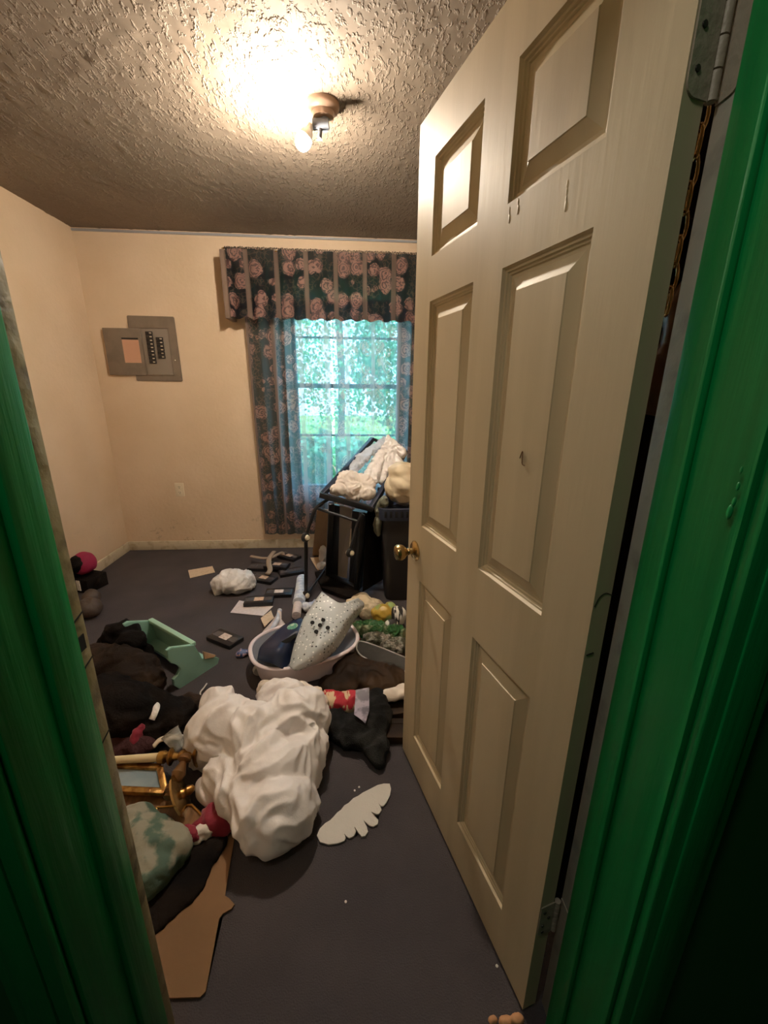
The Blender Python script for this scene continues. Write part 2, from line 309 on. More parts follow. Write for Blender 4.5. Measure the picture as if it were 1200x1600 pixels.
def crease(p, f, seed, dirv=(1,1,1)):
    q = Vector((p.x*dirv[0], p.y*dirv[1], p.z*dirv[2]))*f + Vector((seed*3.7, seed*1.3, seed*2.1))
    wv = noise.noise_vector(q*0.6)*0.9
    return (0.42 - 1.5*abs(noise.noise(q + wv))) + 0.45*(0.42 - 1.5*abs(noise.noise(q*2.2 + wv*1.7)))
import numpy as np
def blob(name, prims, m, parent=None, voxel=0.010, amp=0.012, f=9.0, seed=1, dirv=(1,1,1), smooth_it=6, floor=0.004, kind=None, label=None, wr=0, it=60, sag=0):
    """soft lump: the union of ellipsoids (centre, radii, turn), voxel-remeshed, smoothed and creased"""
    bm = bmesh.new()
    for pr in prims:
        c, r = pr[0], pr[1]; rz = R(pr[2]) if len(pr) > 2 else 0
        if isinstance(r, (int, float)): r = (r, r, r)
        v = bmesh.ops.create_icosphere(bm, subdivisions=3, radius=1)['verts']
        bmesh.ops.transform(bm, matrix=Matrix.Translation(c) @ Matrix.Rotation(rz, 4, 'Z') @ Matrix.Diagonal((*r, 1)), verts=v)
    me = bpy.data.meshes.new('tmp'); bm.to_mesh(me); bm.free(); t = bpy.data.objects.new('tmp', me); C.objects.link(t)
    md = t.modifiers.new('r', 'REMESH'); md.mode = 'VOXEL'; md.voxel_size = voxel
    ms = t.modifiers.new('s', 'SMOOTH'); ms.iterations = smooth_it; ms.factor = 0.6
    dg = bpy.context.evaluated_depsgraph_get(); e = t.evaluated_get(dg); m2 = bpy.data.meshes.new_from_object(e)
    bpy.data.objects.remove(t); bpy.data.meshes.remove(me)
    bm = bmesh.new(); bm.from_mesh(m2); bpy.data.meshes.remove(m2)
    bm.normal_update(); mv = []
    for v in bm.verts: mv.append(v.co + v.normal*amp*crease(v.co, f, seed, dirv))
    for v, c in zip(bm.verts, mv): v.co = c; v.co.z = max(v.co.z, floor)
    return obj(name, bm, m, parent, smooth=True, kind=kind, label=label)
import numpy as np
def cloth(name, prims, m, parent=None, seed=1, wr=0.60, voxel=0.0075, f=12, sag=0.0005, it=90, label=None, smooth_it=4, amp=0.016, **kw):
    """crumpled fabric: the union of the lumps given slack skin, so that it buckles into folds"""
    return blob(name, prims, m, parent, voxel=voxel, amp=amp, f=f, seed=seed, smooth_it=smooth_it, label=label, wr=wr, it=it, sag=sag, floor=kw.get('floor', 0.004))
def buckle(bm, wr, it, seed, sag, floor, f, lapk=0.0, anc=0.03, flow=0.7):
    bm.verts.ensure_lookup_table(); bm.verts.index_update()
    P = np.array([v.co for v in bm.verts]); E = np.array([[e.verts[0].index, e.verts[1].index] for e in bm.edges]); n = len(P)
    P0 = P.copy(); a, b = E[:, 0], E[:, 1]; d = P[b]-P[a]; L0 = np.linalg.norm(d, axis=1)+1e-9
    mid = (P[a]+P[b])/2; fl = np.array([noise.noise_vector(Vector(q)*2.4 + Vector((seed*2.3, seed, 0))) for q in mid]); fl /= np.linalg.norm(fl, axis=1)[:, None]+1e-9
    al = np.abs((d/L0[:, None]*fl).sum(1)); rest = L0*(1 + wr*((1-flow) + flow*al*al))
    deg = np.bincount(a, minlength=n)+np.bincount(b, minlength=n)
    def acc(wa):
        r = np.empty((n, 3))
        for k in range(3): r[:, k] = np.bincount(b, -wa[:, k], n) + np.bincount(a, wa[:, k], n)
        return r
    for s_ in range(it):
        d = P[b]-P[a]; L = np.linalg.norm(d, axis=1)+1e-9
        c = ((L-rest)/L*0.5)[:, None]*d; P = P + acc(c)/deg[:, None]*1.6
        if s_ % 3 == 0: 
            lap = acc(P[b]-P[a])/deg[:, None]; P = P + lap*lapk
        P = P + (P0-P)*anc; P[:, 2] -= sag
        P[:, 2] = np.maximum(P[:, 2], floor)
    lap = acc(P[b]-P[a])/deg[:, None]; P = P + lap*0.35
    for v, q in zip(bm.verts, P): v.co = q
def sheet(name, poly, m, parent=None, th=0.0015, z=0.003, lift=0.0, label=None):
    """paper lying nearly flat, its outline in floor coordinates, gently buckled"""
    bm = bmesh.new(); vs = [bm.verts.new((p[0], p[1], p[2] if p[2] else z)) for p in poly]; f0 = bm.faces.new(vs)
    bmesh.ops.triangulate(bm, faces=[f0]); bmesh.ops.subdivide_edges(bm, edges=bm.edges[:], cuts=3, use_grid_fill=True)
    for v in bm.verts: v.co.z += lift*abs(noise.noise(v.co*9))*2
    r = bmesh.ops.extrude_face_region(bm, geom=bm.faces[:]); 
    for v in [g for g in r['geom'] if isinstance(g, bmesh.types.BMVert)]: v.co.z += th
    return obj(name, bm, m, parent, label=label)

# ------------------------------------------------------------------ the setting
XL, XR, YB, YF, HC = -2.0137, 1.30, 3.5513, 0.565, 2.492
YH = 0.405            # hall face of the front wall
JL, JR = -0.405, 0.429
bm = bmesh.new(); box2(bm, (XL-0.12, YH-0.0, -0.10), (XR+0.12, YB+0.12, 0.0)); struct('floor', bm, 'carpet')
# ceiling with real knockdown relief
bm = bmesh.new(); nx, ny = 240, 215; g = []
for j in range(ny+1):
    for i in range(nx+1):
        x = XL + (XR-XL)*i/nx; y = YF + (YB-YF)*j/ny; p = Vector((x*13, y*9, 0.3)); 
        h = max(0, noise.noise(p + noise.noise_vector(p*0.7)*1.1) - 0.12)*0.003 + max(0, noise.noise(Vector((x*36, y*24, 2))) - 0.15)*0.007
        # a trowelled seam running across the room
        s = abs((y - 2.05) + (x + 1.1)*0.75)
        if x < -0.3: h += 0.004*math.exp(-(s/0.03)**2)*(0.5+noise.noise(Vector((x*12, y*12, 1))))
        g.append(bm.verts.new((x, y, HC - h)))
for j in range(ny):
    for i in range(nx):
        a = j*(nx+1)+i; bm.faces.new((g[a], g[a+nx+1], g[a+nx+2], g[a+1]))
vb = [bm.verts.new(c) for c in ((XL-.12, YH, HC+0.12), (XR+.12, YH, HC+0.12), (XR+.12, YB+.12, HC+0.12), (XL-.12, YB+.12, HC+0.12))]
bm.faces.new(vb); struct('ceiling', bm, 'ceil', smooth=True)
bm = bmesh.new(); box2(bm, (XL-0.12, YF, 0), (XL, YB+0.12, HC+0.02)); struct('wall_left', bm, 'wall')
bm = bmesh.new(); box2(bm, (XR, YF, 0), (XR+0.12, YB+0.12, HC+0.02)); struct('wall_right', bm, 'wall')
WX0, WX1, WZ0, WZ1 = -0.50, 0.40, 0.53, 2.06
bm = bmesh.new()
box2(bm, (XL, YB, 0), (WX0, YB+0.12, HC+0.02)); box2(bm, (WX1, YB, 0), (XR, YB+0.12, HC+0.02))
box2(bm, (WX0, YB, 0), (WX1, YB+0.12, WZ0)); box2(bm, (WX0, YB, WZ1), (WX1, YB+0.12, HC+0.02)); struct('wall_back', bm, 'wall')
bm = bmesh.new()
box2(bm, (XL-0.12, YH, 0), (JL-0.02, YF, HC+0.02)); box2(bm, (JR+0.02, YH, 0), (XR+0.12, YF, HC+0.02)); box2(bm, (JL-0.02, YH, 2.085), (JR+0.02, YF, HC+0.02))
struct('wall_front', bm, 'wall')
bm = bmesh.new(); box2(bm, (XL, YB-0.014, 0), (-0.86, YB, 0.082), 0.004); box2(bm, (-0.86, YB-0.014, 0), (XR, YB, 0.082), 0.004); struct('baseboard_back', bm, 'base')
bm = bmesh.new(); box2(bm, (XL, YF, 0), (XL+0.014, YB-0.014, 0.082), 0.004); struct('baseboard_left', bm, 'base')
bm = bmesh.new(); box2(bm, (XL, YB-0.012, HC-0.024), (XR, YB, HC-0.008), 0.003); struct('trim_1', bm, 'bluetrim')
# hall behind the viewer
bm = bmesh.new(); box2(bm, (-1.3, -1.3, -0.10), (1.3, YH, 0)); struct('floor', bm, 'carpet').name = 'floor_hall'
bm = bmesh.new(); box2(bm, (-1.42, -1.42, 0), (-1.3, YH, HC)); struct('wall_hall_left', bm, 'hall')
bm = bmesh.new(); box2(bm, (1.3, -1.42, 0), (1.42, YH, HC)); struct('wall_hall_right', bm, 'hall')
bm = bmesh.new(); box2(bm, (-1.3, -1.42, 0), (1.3, -1.3, HC)); struct('wall_hall_back', bm, 'hall')
bm = bmesh.new(); box2(bm, (-1.42, -1.42, HC), (1.42, YH, HC+0.1)); struct('ceiling_hall', bm, 'hall')
bm = bmesh.new()
box2(bm, (-1.3, YH-0.006, 0), (JL-0.085, YH, HC)); box2(bm, (JR+0.085, YH-0.006, 0), (1.3, YH, HC)); box2(bm, (JL-0.085, YH-0.006, 2.15), (JR+0.085, YH, HC))
struct('wall_hall_front', bm, 'hall')

# door lining: worn rabbet strips toward the room, green stop and lining toward the hall
bm = bmesh.new(); box2(bm, (JL-0.02, 0.538, 0), (JL, YF+0.004, 2.06), 0.0015); rab = struct('trim_2', bm, 'jambold')
rab['label'] = 'worn olive rabbet strip of the left door jamb'
bm = bmesh.new(); box2(bm, (JL-0.001, 0.546, 1.012), (JL+0.0012, 0.560, 1.036)); obj('strike_hole', bm, 'dark', rab, label='black latch hole')
for zc in (1.062, 0.985, 0.845):
    bm = bmesh.new(); tube(bm, [(JL+0.0006, 0.540, zc-0.006), (JL+0.0008, 0.550, zc+0.001), (JL+0.0006, 0.5685, zc+0.006)], 0.0011, 6)
    obj('crack', bm, 'dark', rab)
bm = bmesh.new(); box2(bm, (JR, 0.533, 0), (JR+0.02, YF+0.004, 2.06), 0.0015); rabr = struct('trim_3', bm, 'jambgrey')
bm = bmesh.new()
box2(bm, (JL-0.02, YH-0.002, 0), (JL, 0.538, 2.06), 0.001); box2(bm, (JL-0.002, 0.478, 0), (JL+0.011, 0.537, 2.05), 0.005); struct('trim_4', bm, 'green')
bm = bmesh.new()
box2(bm, (JR, YH-0.002, 0), (JR+0.02, 0.533, 2.06), 0.001); box2(bm, (JR-0.011, 0.485, 0), (JR+0.002, 0.532, 2.05), 0.005); struct('trim_5', bm, 'green')
bm = bmesh.new(); box2(bm, (JL, YH-0.002, 2.05), (JR, YF, 2.07)); struct('trim_6', bm, 'green')
for k, (a, b) in enumerate(((JL-0.085, JL-0.006), (JR+0.006, JR+0.085))):
    bm = bmesh.new(); box2(bm, (a, YH-0.02, 0), (b, YH-0.002, 2.06), 0.006); box2(bm, (a+0.02, YH-0.024, 0), (b-0.02, YH-0.016, 2.06), 0.003); struct('trim_%d' % (7+k), bm, 'green')
bm = bmesh.new(); box2(bm, (JL-0.085, YH-0.02, 2.058), (JR+0.085, YH-0.002, 2.14), 0.006); struct('trim_9', bm, 'green')

gt = bpy.data.objects['trim_5']
for q, r_q in (((0.42, 0.411, 1.259), 0.0045), ((0.42, 0.409, 1.271), 0.003), ((0.42, 0.409, 1.289), 0.0026), ((0.42, 0.41, 1.307), 0.0022), ((0.418, 0.614, 1.568), 0.002)):
    bm = bmesh.new(); bmesh.ops.create_icosphere(bm, subdivisions=2, radius=r_q, matrix=Matrix.Translation(q) @ Matrix.Diagonal((0.5, 0.8, 2.0, 1))); obj('paint_blob', bm, 'green', gt)

# ------------------------------------------------------------------ window
win = empty('window_1', (-0.05, YB+0.06, WZ0)); win['kind'] = 'structure'
yw0, yw1 = YB+0.05, YB+0.095
bm = bmesh.new()
box2(bm, (WX0, yw0, WZ0), (WX0+0.035, yw1, WZ1)); box2(bm, (WX1-0.035, yw0, WZ0), (WX1, yw1, WZ1)); box2(bm, (WX0, yw0, WZ1-0.035), (WX1, yw1, WZ1)); box2(bm, (WX0, yw0, WZ0), (WX1, yw1, WZ0+0.04))
obj('window_frame', bm, 'frame', win)
bm = bmesh.new(); box2(bm, (WX0+0.03, yw0+0.005, 1.40), (WX1-0.03, yw1-0.005, 1.437), 0.003); obj('meeting_rail', bm, 'frame', win)
for z in (1.795, 1.01):
    bm = bmesh.new(); box2(bm, (WX0+0.03, yw0+0.012, z-0.008), (WX1-0.03, yw1-0.012, z+0.008), 0.002); obj('muntin', bm, 'frame', win)
for z0, z1 in ((WZ0+0.04, 1.002), (1.018, 1.40), (1.437, 1.787), (1.803, WZ1-0.035)):
    bm = bmesh.new(); box2(bm, (WX0+0.034, yw0+0.02, z0), (WX1-0.034, yw0+0.023, z1)); obj('pane', bm, 'pane', win)
bm = bmesh.new(); box2(bm, (WX0-0.02, YB-0.012, WZ0-0.02), (WX1+0.02, yw0+0.01, WZ0), 0.003); obj('window_sill', bm, 'base', win)

# ------------------------------------------------------------------ door
HX, HY, ANG, DW, DH, G, DT = 0.3748, 0.5527, 0.2586, 0.762, 2.03, 0.015, 0.035
door = empty('door_1', (HX, HY, G), rot=(0, 0, ANG)); door['kind'] = 'structure'
# local: y along the width (away from the hinge), x into the thickness, face at x=0
PAN = [(x0, x1, z0, z1) for (x0, x1) in ((0.108, 0.332), (0.440, 0.662)) for (z0, z1) in ((0.155, 0.782), (0.968, 1.600), (1.706, 1.921))]
bm = bmesh.new(); ys = [0, 0.108, 0.332, 0.440, 0.662, DW]; zs = [0, 0.155, 0.782, 0.968, 1.600, 1.706, 1.921, DH]
for i in range(5):
    for j in range(7):
        if i in (1, 3) and j in (1, 3, 5): continue
        for x in (0, DT):
            v = [bm.verts.new((x, yy, zz)) for yy, zz in ((ys[i], zs[j]), (ys[i+1], zs[j]), (ys[i+1], zs[j+1]), (ys[i], zs[j+1]))]
            bm.faces.new(v if x == 0 else v[::-1])
for (a, b) in (((0, 0), (DW, 0)), ((DW, 0), (DW, DH)), ((DW, DH), (0, DH)), ((0, DH), (0, 0))):
    bm.faces.new([bm.verts.new(c) for c in ((0, *a), (0, *b), (DT, *b), (DT, *a))])
bmesh.ops.remove_doubles(bm, verts=bm.verts, dist=1e-4)
# soften the long outer edges
bmesh.ops.bevel(bm, geom=[e for e in bm.edges if all(abs(v.co.x) < 1e-5 for v in e.verts) and (all(v.co.y < 1e-5 for v in e.verts) or all(v.co.y > DW-1e-5 for v in e.verts))], offset=0.006, segments=3, affect='EDGES')
obj('door_leaf', bm, 'door', door, world=False)
for (y0, y1, z0, z1) in PAN:
    bm = bmesh.new()
    for side in (0, 1):
        prof = [(0, 0), (0.004, 0.006), (0.008, 0.0065), (0.010, 0.010), (0.013, 0.0105), (0.015, 0.0135), (0.021, 0.0135), (0.046, 0.0045), (0.047, 0.0025)]
        rings = []
        for ins, dep in prof:
            x = dep if side == 0 else DT-dep
            rings.append([bm.verts.new((x, yy, zz)) for yy, zz in ((y0+ins, z0+ins), (y1-ins, z0+ins), (y1-ins, z1-ins), (y0+ins, z1-ins))])
        for a, b in zip(rings, rings[1:]):
            for k in range(4): bm.faces.new((a[k], a[(k+1)%4], b[(k+1)%4], b[k]))
        bm.faces.new(rings[-1])
    bmesh.ops.recalc_face_normals(bm, faces=bm.faces[:])
    obj('panel', bm, 'door', door, world=False, smooth=False)
# knob
kn = 0.70; kz = 0.872
bm = bmesh.new(); lathe(bm, [(0.001, 0.0), (0.033, 0.0), (0.033, 0.003), (0.028, 0.008), (0.014, 0.011), (0.012, 0.012)], axis_mx((0, kn, kz), (-1, 0, 0)))
rose = obj('rosette', bm, 'brass', door, world=False, label='round brass rosette of the door knob')
bm = bmesh.new(); lathe(bm, [(0.010, 0.010), (0.009, 0.022), (0.012, 0.026), (0.010, 0.030), (0.015, 0.036), (0.022, 0.042), (0.0265, 0.052), (0.0265, 0.060), (0.023, 0.068), (0.012, 0.0715), (0.001, 0.072)], axis_mx((0, kn, kz), (-1, 0, 0)))
obj('knob', bm, 'brass', rose, world=False, label='tarnished brass door knob')
# hinges
for zc in (1.80, 0.315):
    h0 = 0.09 if zc > 1 else 0.045
    bm = bmesh.new()
    n = 10; pts = [(0.002, h0), (0.002, -h0+0.02)] + [(0.016-0.014*math.cos(R(90*k/5)), -h0+0.015-0.015*math.sin(R(90*k/5))) for k in range(6)] + [(0.037, -h0), (0.037, h0)]
    prism(bm, pts, 0, 0.0022, Matrix.Translation((0, -0.0003, zc-G)) @ Matrix.Rotation(R(90), 4, 'X'))
    hl = obj('hinge', bm, 'steelp', door, world=False, label='paint smeared hinge leaf')
    bm = bmesh.new()
    for k in range(-3, 3):
        z = zc - G + k*h0/3; tube(bm, [(0.044, -0.001, z+0.001), (0.044, -0.001, z+h0/3-0.001)], 0.0062, 12)
    obj('hinge_knuckle', bm, 'steelp', hl, world=False)
    for sx, sz in ((0.012, 0.6), (0.024, 0.15), (0.012, -0.3), (0.013, -0.72)):
        bm = bmesh.new(); lathe(bm, [(0.0038, 0), (0.0034, 0.0018), (0.001, 0.002)], axis_mx((sx, -0.0022, zc-G+sz*h0), (0, -1, 0)), 10); obj('screw', bm, 'screw', hl, world=False)
    bm = bmesh.new(); pts = [(0.536, h0), (0.536, -h0+0.012)] + [(0.548-0.012*math.cos(R(90*k/5)), -h0+0.012-0.012*math.sin(R(90*k/5))) for k in range(6)] + [(0.567, -h0), (0.567, h0)]
    prism(bm, pts, JR-0.0022, JR+0.001, Matrix(((0, 0, 1, 0), (1, 0, 0, 0), (0, 1, 0, zc), (0, 0, 0, 1)))); obj('hinge_leaf', bm, 'steelp', rabr)
# cut mortise outline of a removed middle hinge
bm = bmesh.new(); tube(bm, curve_pts([(0.036, -0.0004, 1.06), (0.022, -0.0004, 1.066), (0.010, -0.0004, 1.060), (0.003, -0.0004, 1.045)]), 0.0008, 6)
tube(bm, [(0.004, -0.0004, 0.955), (0.018, -0.0004, 0.957)], 0.0012, 6); obj('filled_mortise', bm, 'screw', door, world=False)
# drips and scratches on the paint
bm = bmesh.new()
for (y, z, l) in ((0.175, 1.678, 0.030), (0.325, 1.694, 0.014), (0.30, 1.698, 0.012)):
    for q_, r_q in ((0.0, 0.0018), (0.35, 0.0015), (0.7, 0.0016), (1.0, 0.0026)): bmesh.ops.create_icosphere(bm, subdivisions=2, radius=r_q, matrix=Matrix.Translation((-0.0002, y-0.002*q_, z-l*q_)) @ Matrix.Diagonal((0.22, 1, 3.2, 1)))
obj('paint_drip', bm, 'door', door, world=False)
bm = bmesh.new(); tube(bm, curve_pts([(0.0015, 0.222, 1.248), (0.0005, 0.214, 1.262), (0.0005, 0.212, 1.240), (0.0015, 0.205, 1.236)]), 0.0010, 6); obj('scratch', bm, 'darkwood', door, world=False)

# ------------------------------------------------------------------ ceiling light
cl = empty('ceiling_light', (-0.11, 2.06, HC), 'bare bulb ceiling light with brown porcelain base and grey socket adapter', 'light')
bm = bmesh.new(); lathe(bm, [(0.001, 0.004), (0.066, 0.004), (0.066, -0.010), (0.060, -0.022), (0.045, -0.030), (0.042, -0.048), (0.030, -0.054), (0.001, -0.055)], Matrix.Translation((-0.11, 2.06, HC))); obj('base', bm, 'porc', cl)
bm = bmesh.new(); tube(bm, [(-0.105, 2.05, HC-0.05), (-0.110, 2.04, HC-0.092)], 0.017, 16)
tube(bm, [(-0.152, 2.04, HC-0.080), (-0.088, 2.035, HC-0.078)], 0.019, 16); obj('socket_adapter', bm, 'socket', cl)
bm = bmesh.new(); tube(bm, [(-0.120, 2.038, HC-0.08), (-0.127, 2.035, HC-0.128)], 0.0085, 10); tube(bm, [(-0.138, 2.035, HC-0.131), (-0.116, 2.035, HC-0.131)], 0.004, 8); obj('pull_stem', bm, 'socket', cl)
em = bpy.data.materials.new('glowing_bulb_glass'); em.use_nodes = True
b_ = em.node_tree.nodes['Principled BSDF']; b_.inputs['Emission Color'].default_value = (1.0, 0.865, 0.70, 1); b_.inputs['Emission Strength'].default_value = BULB_POWER; b_.inputs['Base Color'].default_value = (1, 1, 1, 1)
M['bulb'] = em
ax = axis_mx((-0.158, 2.04, HC-0.082), (-0.62, -0.05, -1.0))
bm = bmesh.new(); lathe(bm, [(0.001, 0.0), (0.013, 0.0), (0.014, 0.018), (0.020, 0.024), (0.0285, 0.046), (0.0295, 0.050), (0.001, 0.0505)], ax, 24); obj('bulb_shield', bm, 'sheet', cl, label='white neck given to the bulb to block its upward light')  # opaque neck added so less bulb light reaches the ceiling
bm = bmesh.new(); lathe(bm, [(0.001, 0.0508), (0.0290, 0.0508), (0.0310, 0.060), (0.0305, 0.072), (0.026, 0.085), (0.017, 0.095), (0.006, 0.0995), (0.001, 0.100)], ax, 24); obj('bulb', bm, 'bulb', cl, smooth=True, label='glowing dome of the bulb, pointing down and left')

# ------------------------------------------------------------------ breaker panel and outlet
yb = YB
bp = empty('breaker_panel', (-1.55, yb, 1.437), 'taupe metal breaker panel with its small door hanging open to the left', 'electrical panel')
bm = bmesh.new(); slab(bm, [(-1.722, yb-0.012, 1.917), (-1.372, yb-0.012, 1.915), (-1.366, yb-0.012, 1.440), (-1.722, yb-0.012, 1.440)], (0, 0.0125, 0))
bmesh.ops.bevel(bm, geom=bm.edges[:], offset=0.005, segments=2, affect='EDGES'); cov = obj('cover_plate', bm, 'panel', bp)
bm = bmesh.new(); box2(bm, (-1.628, yb-0.015, 1.492), (-1.430, yb-0.011, 1.826), 0.002); obj('dead_front', bm, 'panelin', bp)
bm = bmesh.new()
for a, b in (((-1.636, 1.484), (-1.628, 1.834)), ((-1.430, 1.484), (-1.422, 1.834)), ((-1.636, 1.826), (-1.422, 1.834)), ((-1.636, 1.484), (-1.422, 1.492))): box2(bm, (a[0], yb-0.021, a[1]), (b[0], yb-0.010, b[1]), 0.002)
obj('door_frame', bm, 'panel', bp)
bm = bmesh.new(); box2(bm, (-1.908, yb-0.028, 1.483), (-1.632, yb-0.020, 1.824), 0.004); pd = obj('panel_door', bm, 'panel', bp, label='taupe panel door swung open flat')
bm = bmesh.new(); box2(bm, (-1.775, yb-0.0295, 1.575), (-1.652, yb-0.0275, 1.742)); obj('circuit_card', bm, 'card', pd, label='blank salmon circuit directory card')
bm = bmesh.new(); box2(bm, (-1.775, yb-0.032, 1.745), (-1.652, yb-0.0275, 1.757), 0.001); obj('card_slot', bm, 'screw', pd)
def breaker(x, z, wd, h):
    bm = bmesh.new(); box2(bm, (x-wd/2, yb-0.024, z-h/2), (x+wd/2, yb-0.014, z+h/2), 0.0012); b = obj('breaker', bm, 'brk', bp)
    bm = bmesh.new(); box2(bm, (x+wd*0.10, yb-0.032, z-h*0.16), (x+wd*0.38, yb-0.023, z+h*0.16), 0.001); obj('breaker_toggle', bm, 'tick', b)
for k in range(9): breaker(-1.570, 1.793-0.0262*k, 0.052, 0.0245)
for k in range(6): breaker(-1.497, 1.753-0.0262*k, 0.052, 0.0245)
bm = bmesh.new(); lathe(bm, [(0.005, 0), (0.004, 0.002), (0.001, 0.003)], axis_mx((-1.402, yb-0.012, 1.60), (0, -1, 0)), 10); obj('screw', bm, 'ivory', bp)
ot = empty('wall_outlet', (-1.506, yb, 0.49), 'ivory duplex outlet low on the wall under the breaker panel', 'outlet')
bm = bmesh.new(); add_box(bm, (0.074, 0.007, 0.118), (-1.506, yb-0.003, 0.549), bev=0.003); obj('outlet_plate', bm, 'plate', ot)
for dz in (0.024, -0.024):
    bm = bmesh.new(); lathe(bm, [(0.001, 0), (0.0165, 0), (0.0165, 0.002), (0.001, 0.0022)], axis_mx((-1.506, yb-0.0065, 0.549+dz), (0, -1, 0)), 20); rc = obj('receptacle', bm, 'plate', ot)
    bm = bmesh.new()
    for dx in (-0.006, 0.006): box2(bm, (-1.506+dx-0.0015, yb-0.0095, 0.549+dz-0.001), (-1.506+dx+0.0015, yb-0.0084, 0.549+dz+0.008))
    box2(bm, (-1.509, yb-0.0095, 0.549+dz-0.011), (-1.503, yb-0.0084, 0.549+dz-0.006)); obj('slot', bm, 'dark', rc)

# ------------------------------------------------------------------ curtains
def drape(name, x0, x1, xb0, xb1, zt, zb, y, m, folds, amp, u0, full=1.12, parent=None, seed=0, wav=0.0, cols=180, rows=60):
    bm = bmesh.new(); lay = bm.loops.layers.uv.new('cloth'); g = []
    for j in range(rows+1):
        t = j/rows; z = zt + (zb-zt)*t
        for i in range(cols+1):
            s = i/cols; a = x0+(x1-x0)*s; b = xb0+(xb1-xb0)*s; x = a+(b-a)*t
            ph = folds*2*math.pi*s + 1.1*noise.noise(Vector((s*4, seed, t*0.8)))*2
            am = amp*(0.55+0.45*t)*(0.7+0.6*noise.noise(Vector((s*7, seed+5, t))))
            yy = y + am*math.sin(ph) + 0.004*noise.noise(Vector((x*20, z*5, seed)))
            zz = z + (wav*math.sin(s*folds*2*math.pi+1)*t if wav else 0)
            g.append((bm.verts.new((x + am*0.35*math.cos(ph), yy, zz)), (u0+abs(x1-x0)*full*s, z)))
    for j in range(rows):
        for i in range(cols):
            q = [j*(cols+1)+i, j*(cols+1)+i+1, (j+1)*(cols+1)+i+1, (j+1)*(cols+1)+i]
            f = bm.faces.new([g[k][0] for k in q])
            for lp, k in zip(f.loops, q): lp[lay].uv = g[k][1]
    return obj(name, bm, m, parent, smooth=True)
o = drape('curtain', -0.828, -0.172, -0.800, -0.196, 2.30, 0.16, 3.465, 'curtain', 7, 0.020, 0.02, seed=1); tag(o, 'floor length dark rose striped curtain panel on the left of the window', 'curtain', 'curtain panels on the window')
o = drape('curtain', -0.168, 0.64, -0.158, 0.62, 2.30, 0.20, 3.465, 'curtain', 8, 0.020, 0.83, seed=4); tag(o, 'floor length dark rose striped curtain panel on the right, behind the black folding cot', 'curtain', 'curtain panels on the window')
va = empty('valance', (-0.1, 3.40, 1.89), 'gathered dark rose striped valance across the top of the window', 'valance')
drape('valance_cloth', -0.905, 0.74, -0.905, 0.74, 2.345, 1.892, 3.385, 'valance', 15, 0.020, 0.10, full=1.1, parent=va, seed=9, wav=0.008, cols=260, rows=26)
drape('hem', -0.900, 0.735, -0.900, 0.735, 2.030, 1.894, 3.393, 'valance', 15, 0.020, 0.10, full=1.1, parent=va, seed=9, wav=0.008, cols=260, rows=8)
bm = bmesh.new()
box2(bm, (-0.938, 3.365, 1.885), (-0.903, YB-0.002, 2.335), 0.006); obj('return_board', bm, mat('taupe_return_cloth', (0.17, 0.115, 0.085), 0.9, bump=0.2), va, label='plain taupe return at the left end')
bm = bmesh.new()
for i in range(150):                                                # ruffled heading above the rod pocket
    x = -0.90 + 1.63*i/149; add_box(bm, (0.006, 0.010, 0.012), (x, 3.385+0.004*math.sin(i*1.7), 2.349+0.004*random.random()), (0, random.uniform(-.5, .5), 0))
hd = obj('heading_ruffle', bm, mat('dark_heading', (0.04, 0.032, 0.03), 0.9), va); hd['kind'] = 'stuff'
bm = bmesh.new(); tube(bm, [(-0.93, YB, 2.352), (-0.93, 3.42, 2.352), (-0.915, 3.40, 2.35), (0.76, 3.40, 2.30)], 0.006, 8); tag(obj('curtain_rod', bm, 'brass'), 'thin brass curtain rod end sticking out above the valance', 'rod')

bm = bmesh.new(); tube(bm, [(-0.86, 3.465, 2.302), (0.78, 3.465, 2.302)], 0.012, 10)
for x in (-0.845, 0.77): tube(bm, [(x, 3.465, 2.302), (x, YB, 2.302)], 0.007, 8)
tag(obj('curtain_rod', bm, 'brass'), 'inner curtain rod hidden behind the valance, holding the two panels', 'rod')

# ------------------------------------------------------------------ outdoors
bm = bmesh.new(); box2(bm, (-14, YB+0.12, -0.45), (14, 30, -0.35)); ln = struct('ground_lawn', bm, 'lawn')
def leaf_tree(name, x, y, h, rx, n, m, label, seed):
    rnd = random.Random(seed); t = empty(name, (x, y, -0.35), label, 'tree', 'trees beyond the window')
    bm = bmesh.new(); tube(bm, curve_pts([(x, y, -0.36), (x+0.05, y, h*0.3), (x-0.05, y+0.1, h*0.7)]), [0.13, 0.1, 0.08, 0.06, 0.04][0], 8); obj('trunk', bm, 'bark', t)
    bm = bmesh.new()
    for i in range(n):
        a, b = rnd.uniform(0, 6.283), math.acos(rnd.uniform(-1, 1)); rr = rnd.uniform(0.55, 1)**0.6
        lump = 1 + 0.3*noise.noise(Vector((math.cos(a)*2+seed, math.sin(a)*2, b*2)))
        c = Vector((x + rx*rr*lump*math.cos(a)*math.sin(b), y + rx*rr*lump*math.sin(a)*math.sin(b), h*0.52 + h*0.52*rr*lump*math.cos(b)))
        if c.z < -0.3: c.z = -0.3+rnd.random()*0.3
        s = rnd.uniform(0.05, 0.11); mx = Matrix.Translation(c) @ Euler((rnd.uniform(0, 6), rnd.uniform(0, 6), 0)).to_matrix().to_4x4()
        bm.faces.new([bm.verts.new(mx @ Vector(q)) for q in ((0, -s, 0), (s*.6, 0, s*.15), (0, s, 0), (-s*.6, 0, s*.15))])
    f = obj('foliage', bm, m, t, smooth=False); f['kind'] = 'stuff'; return t
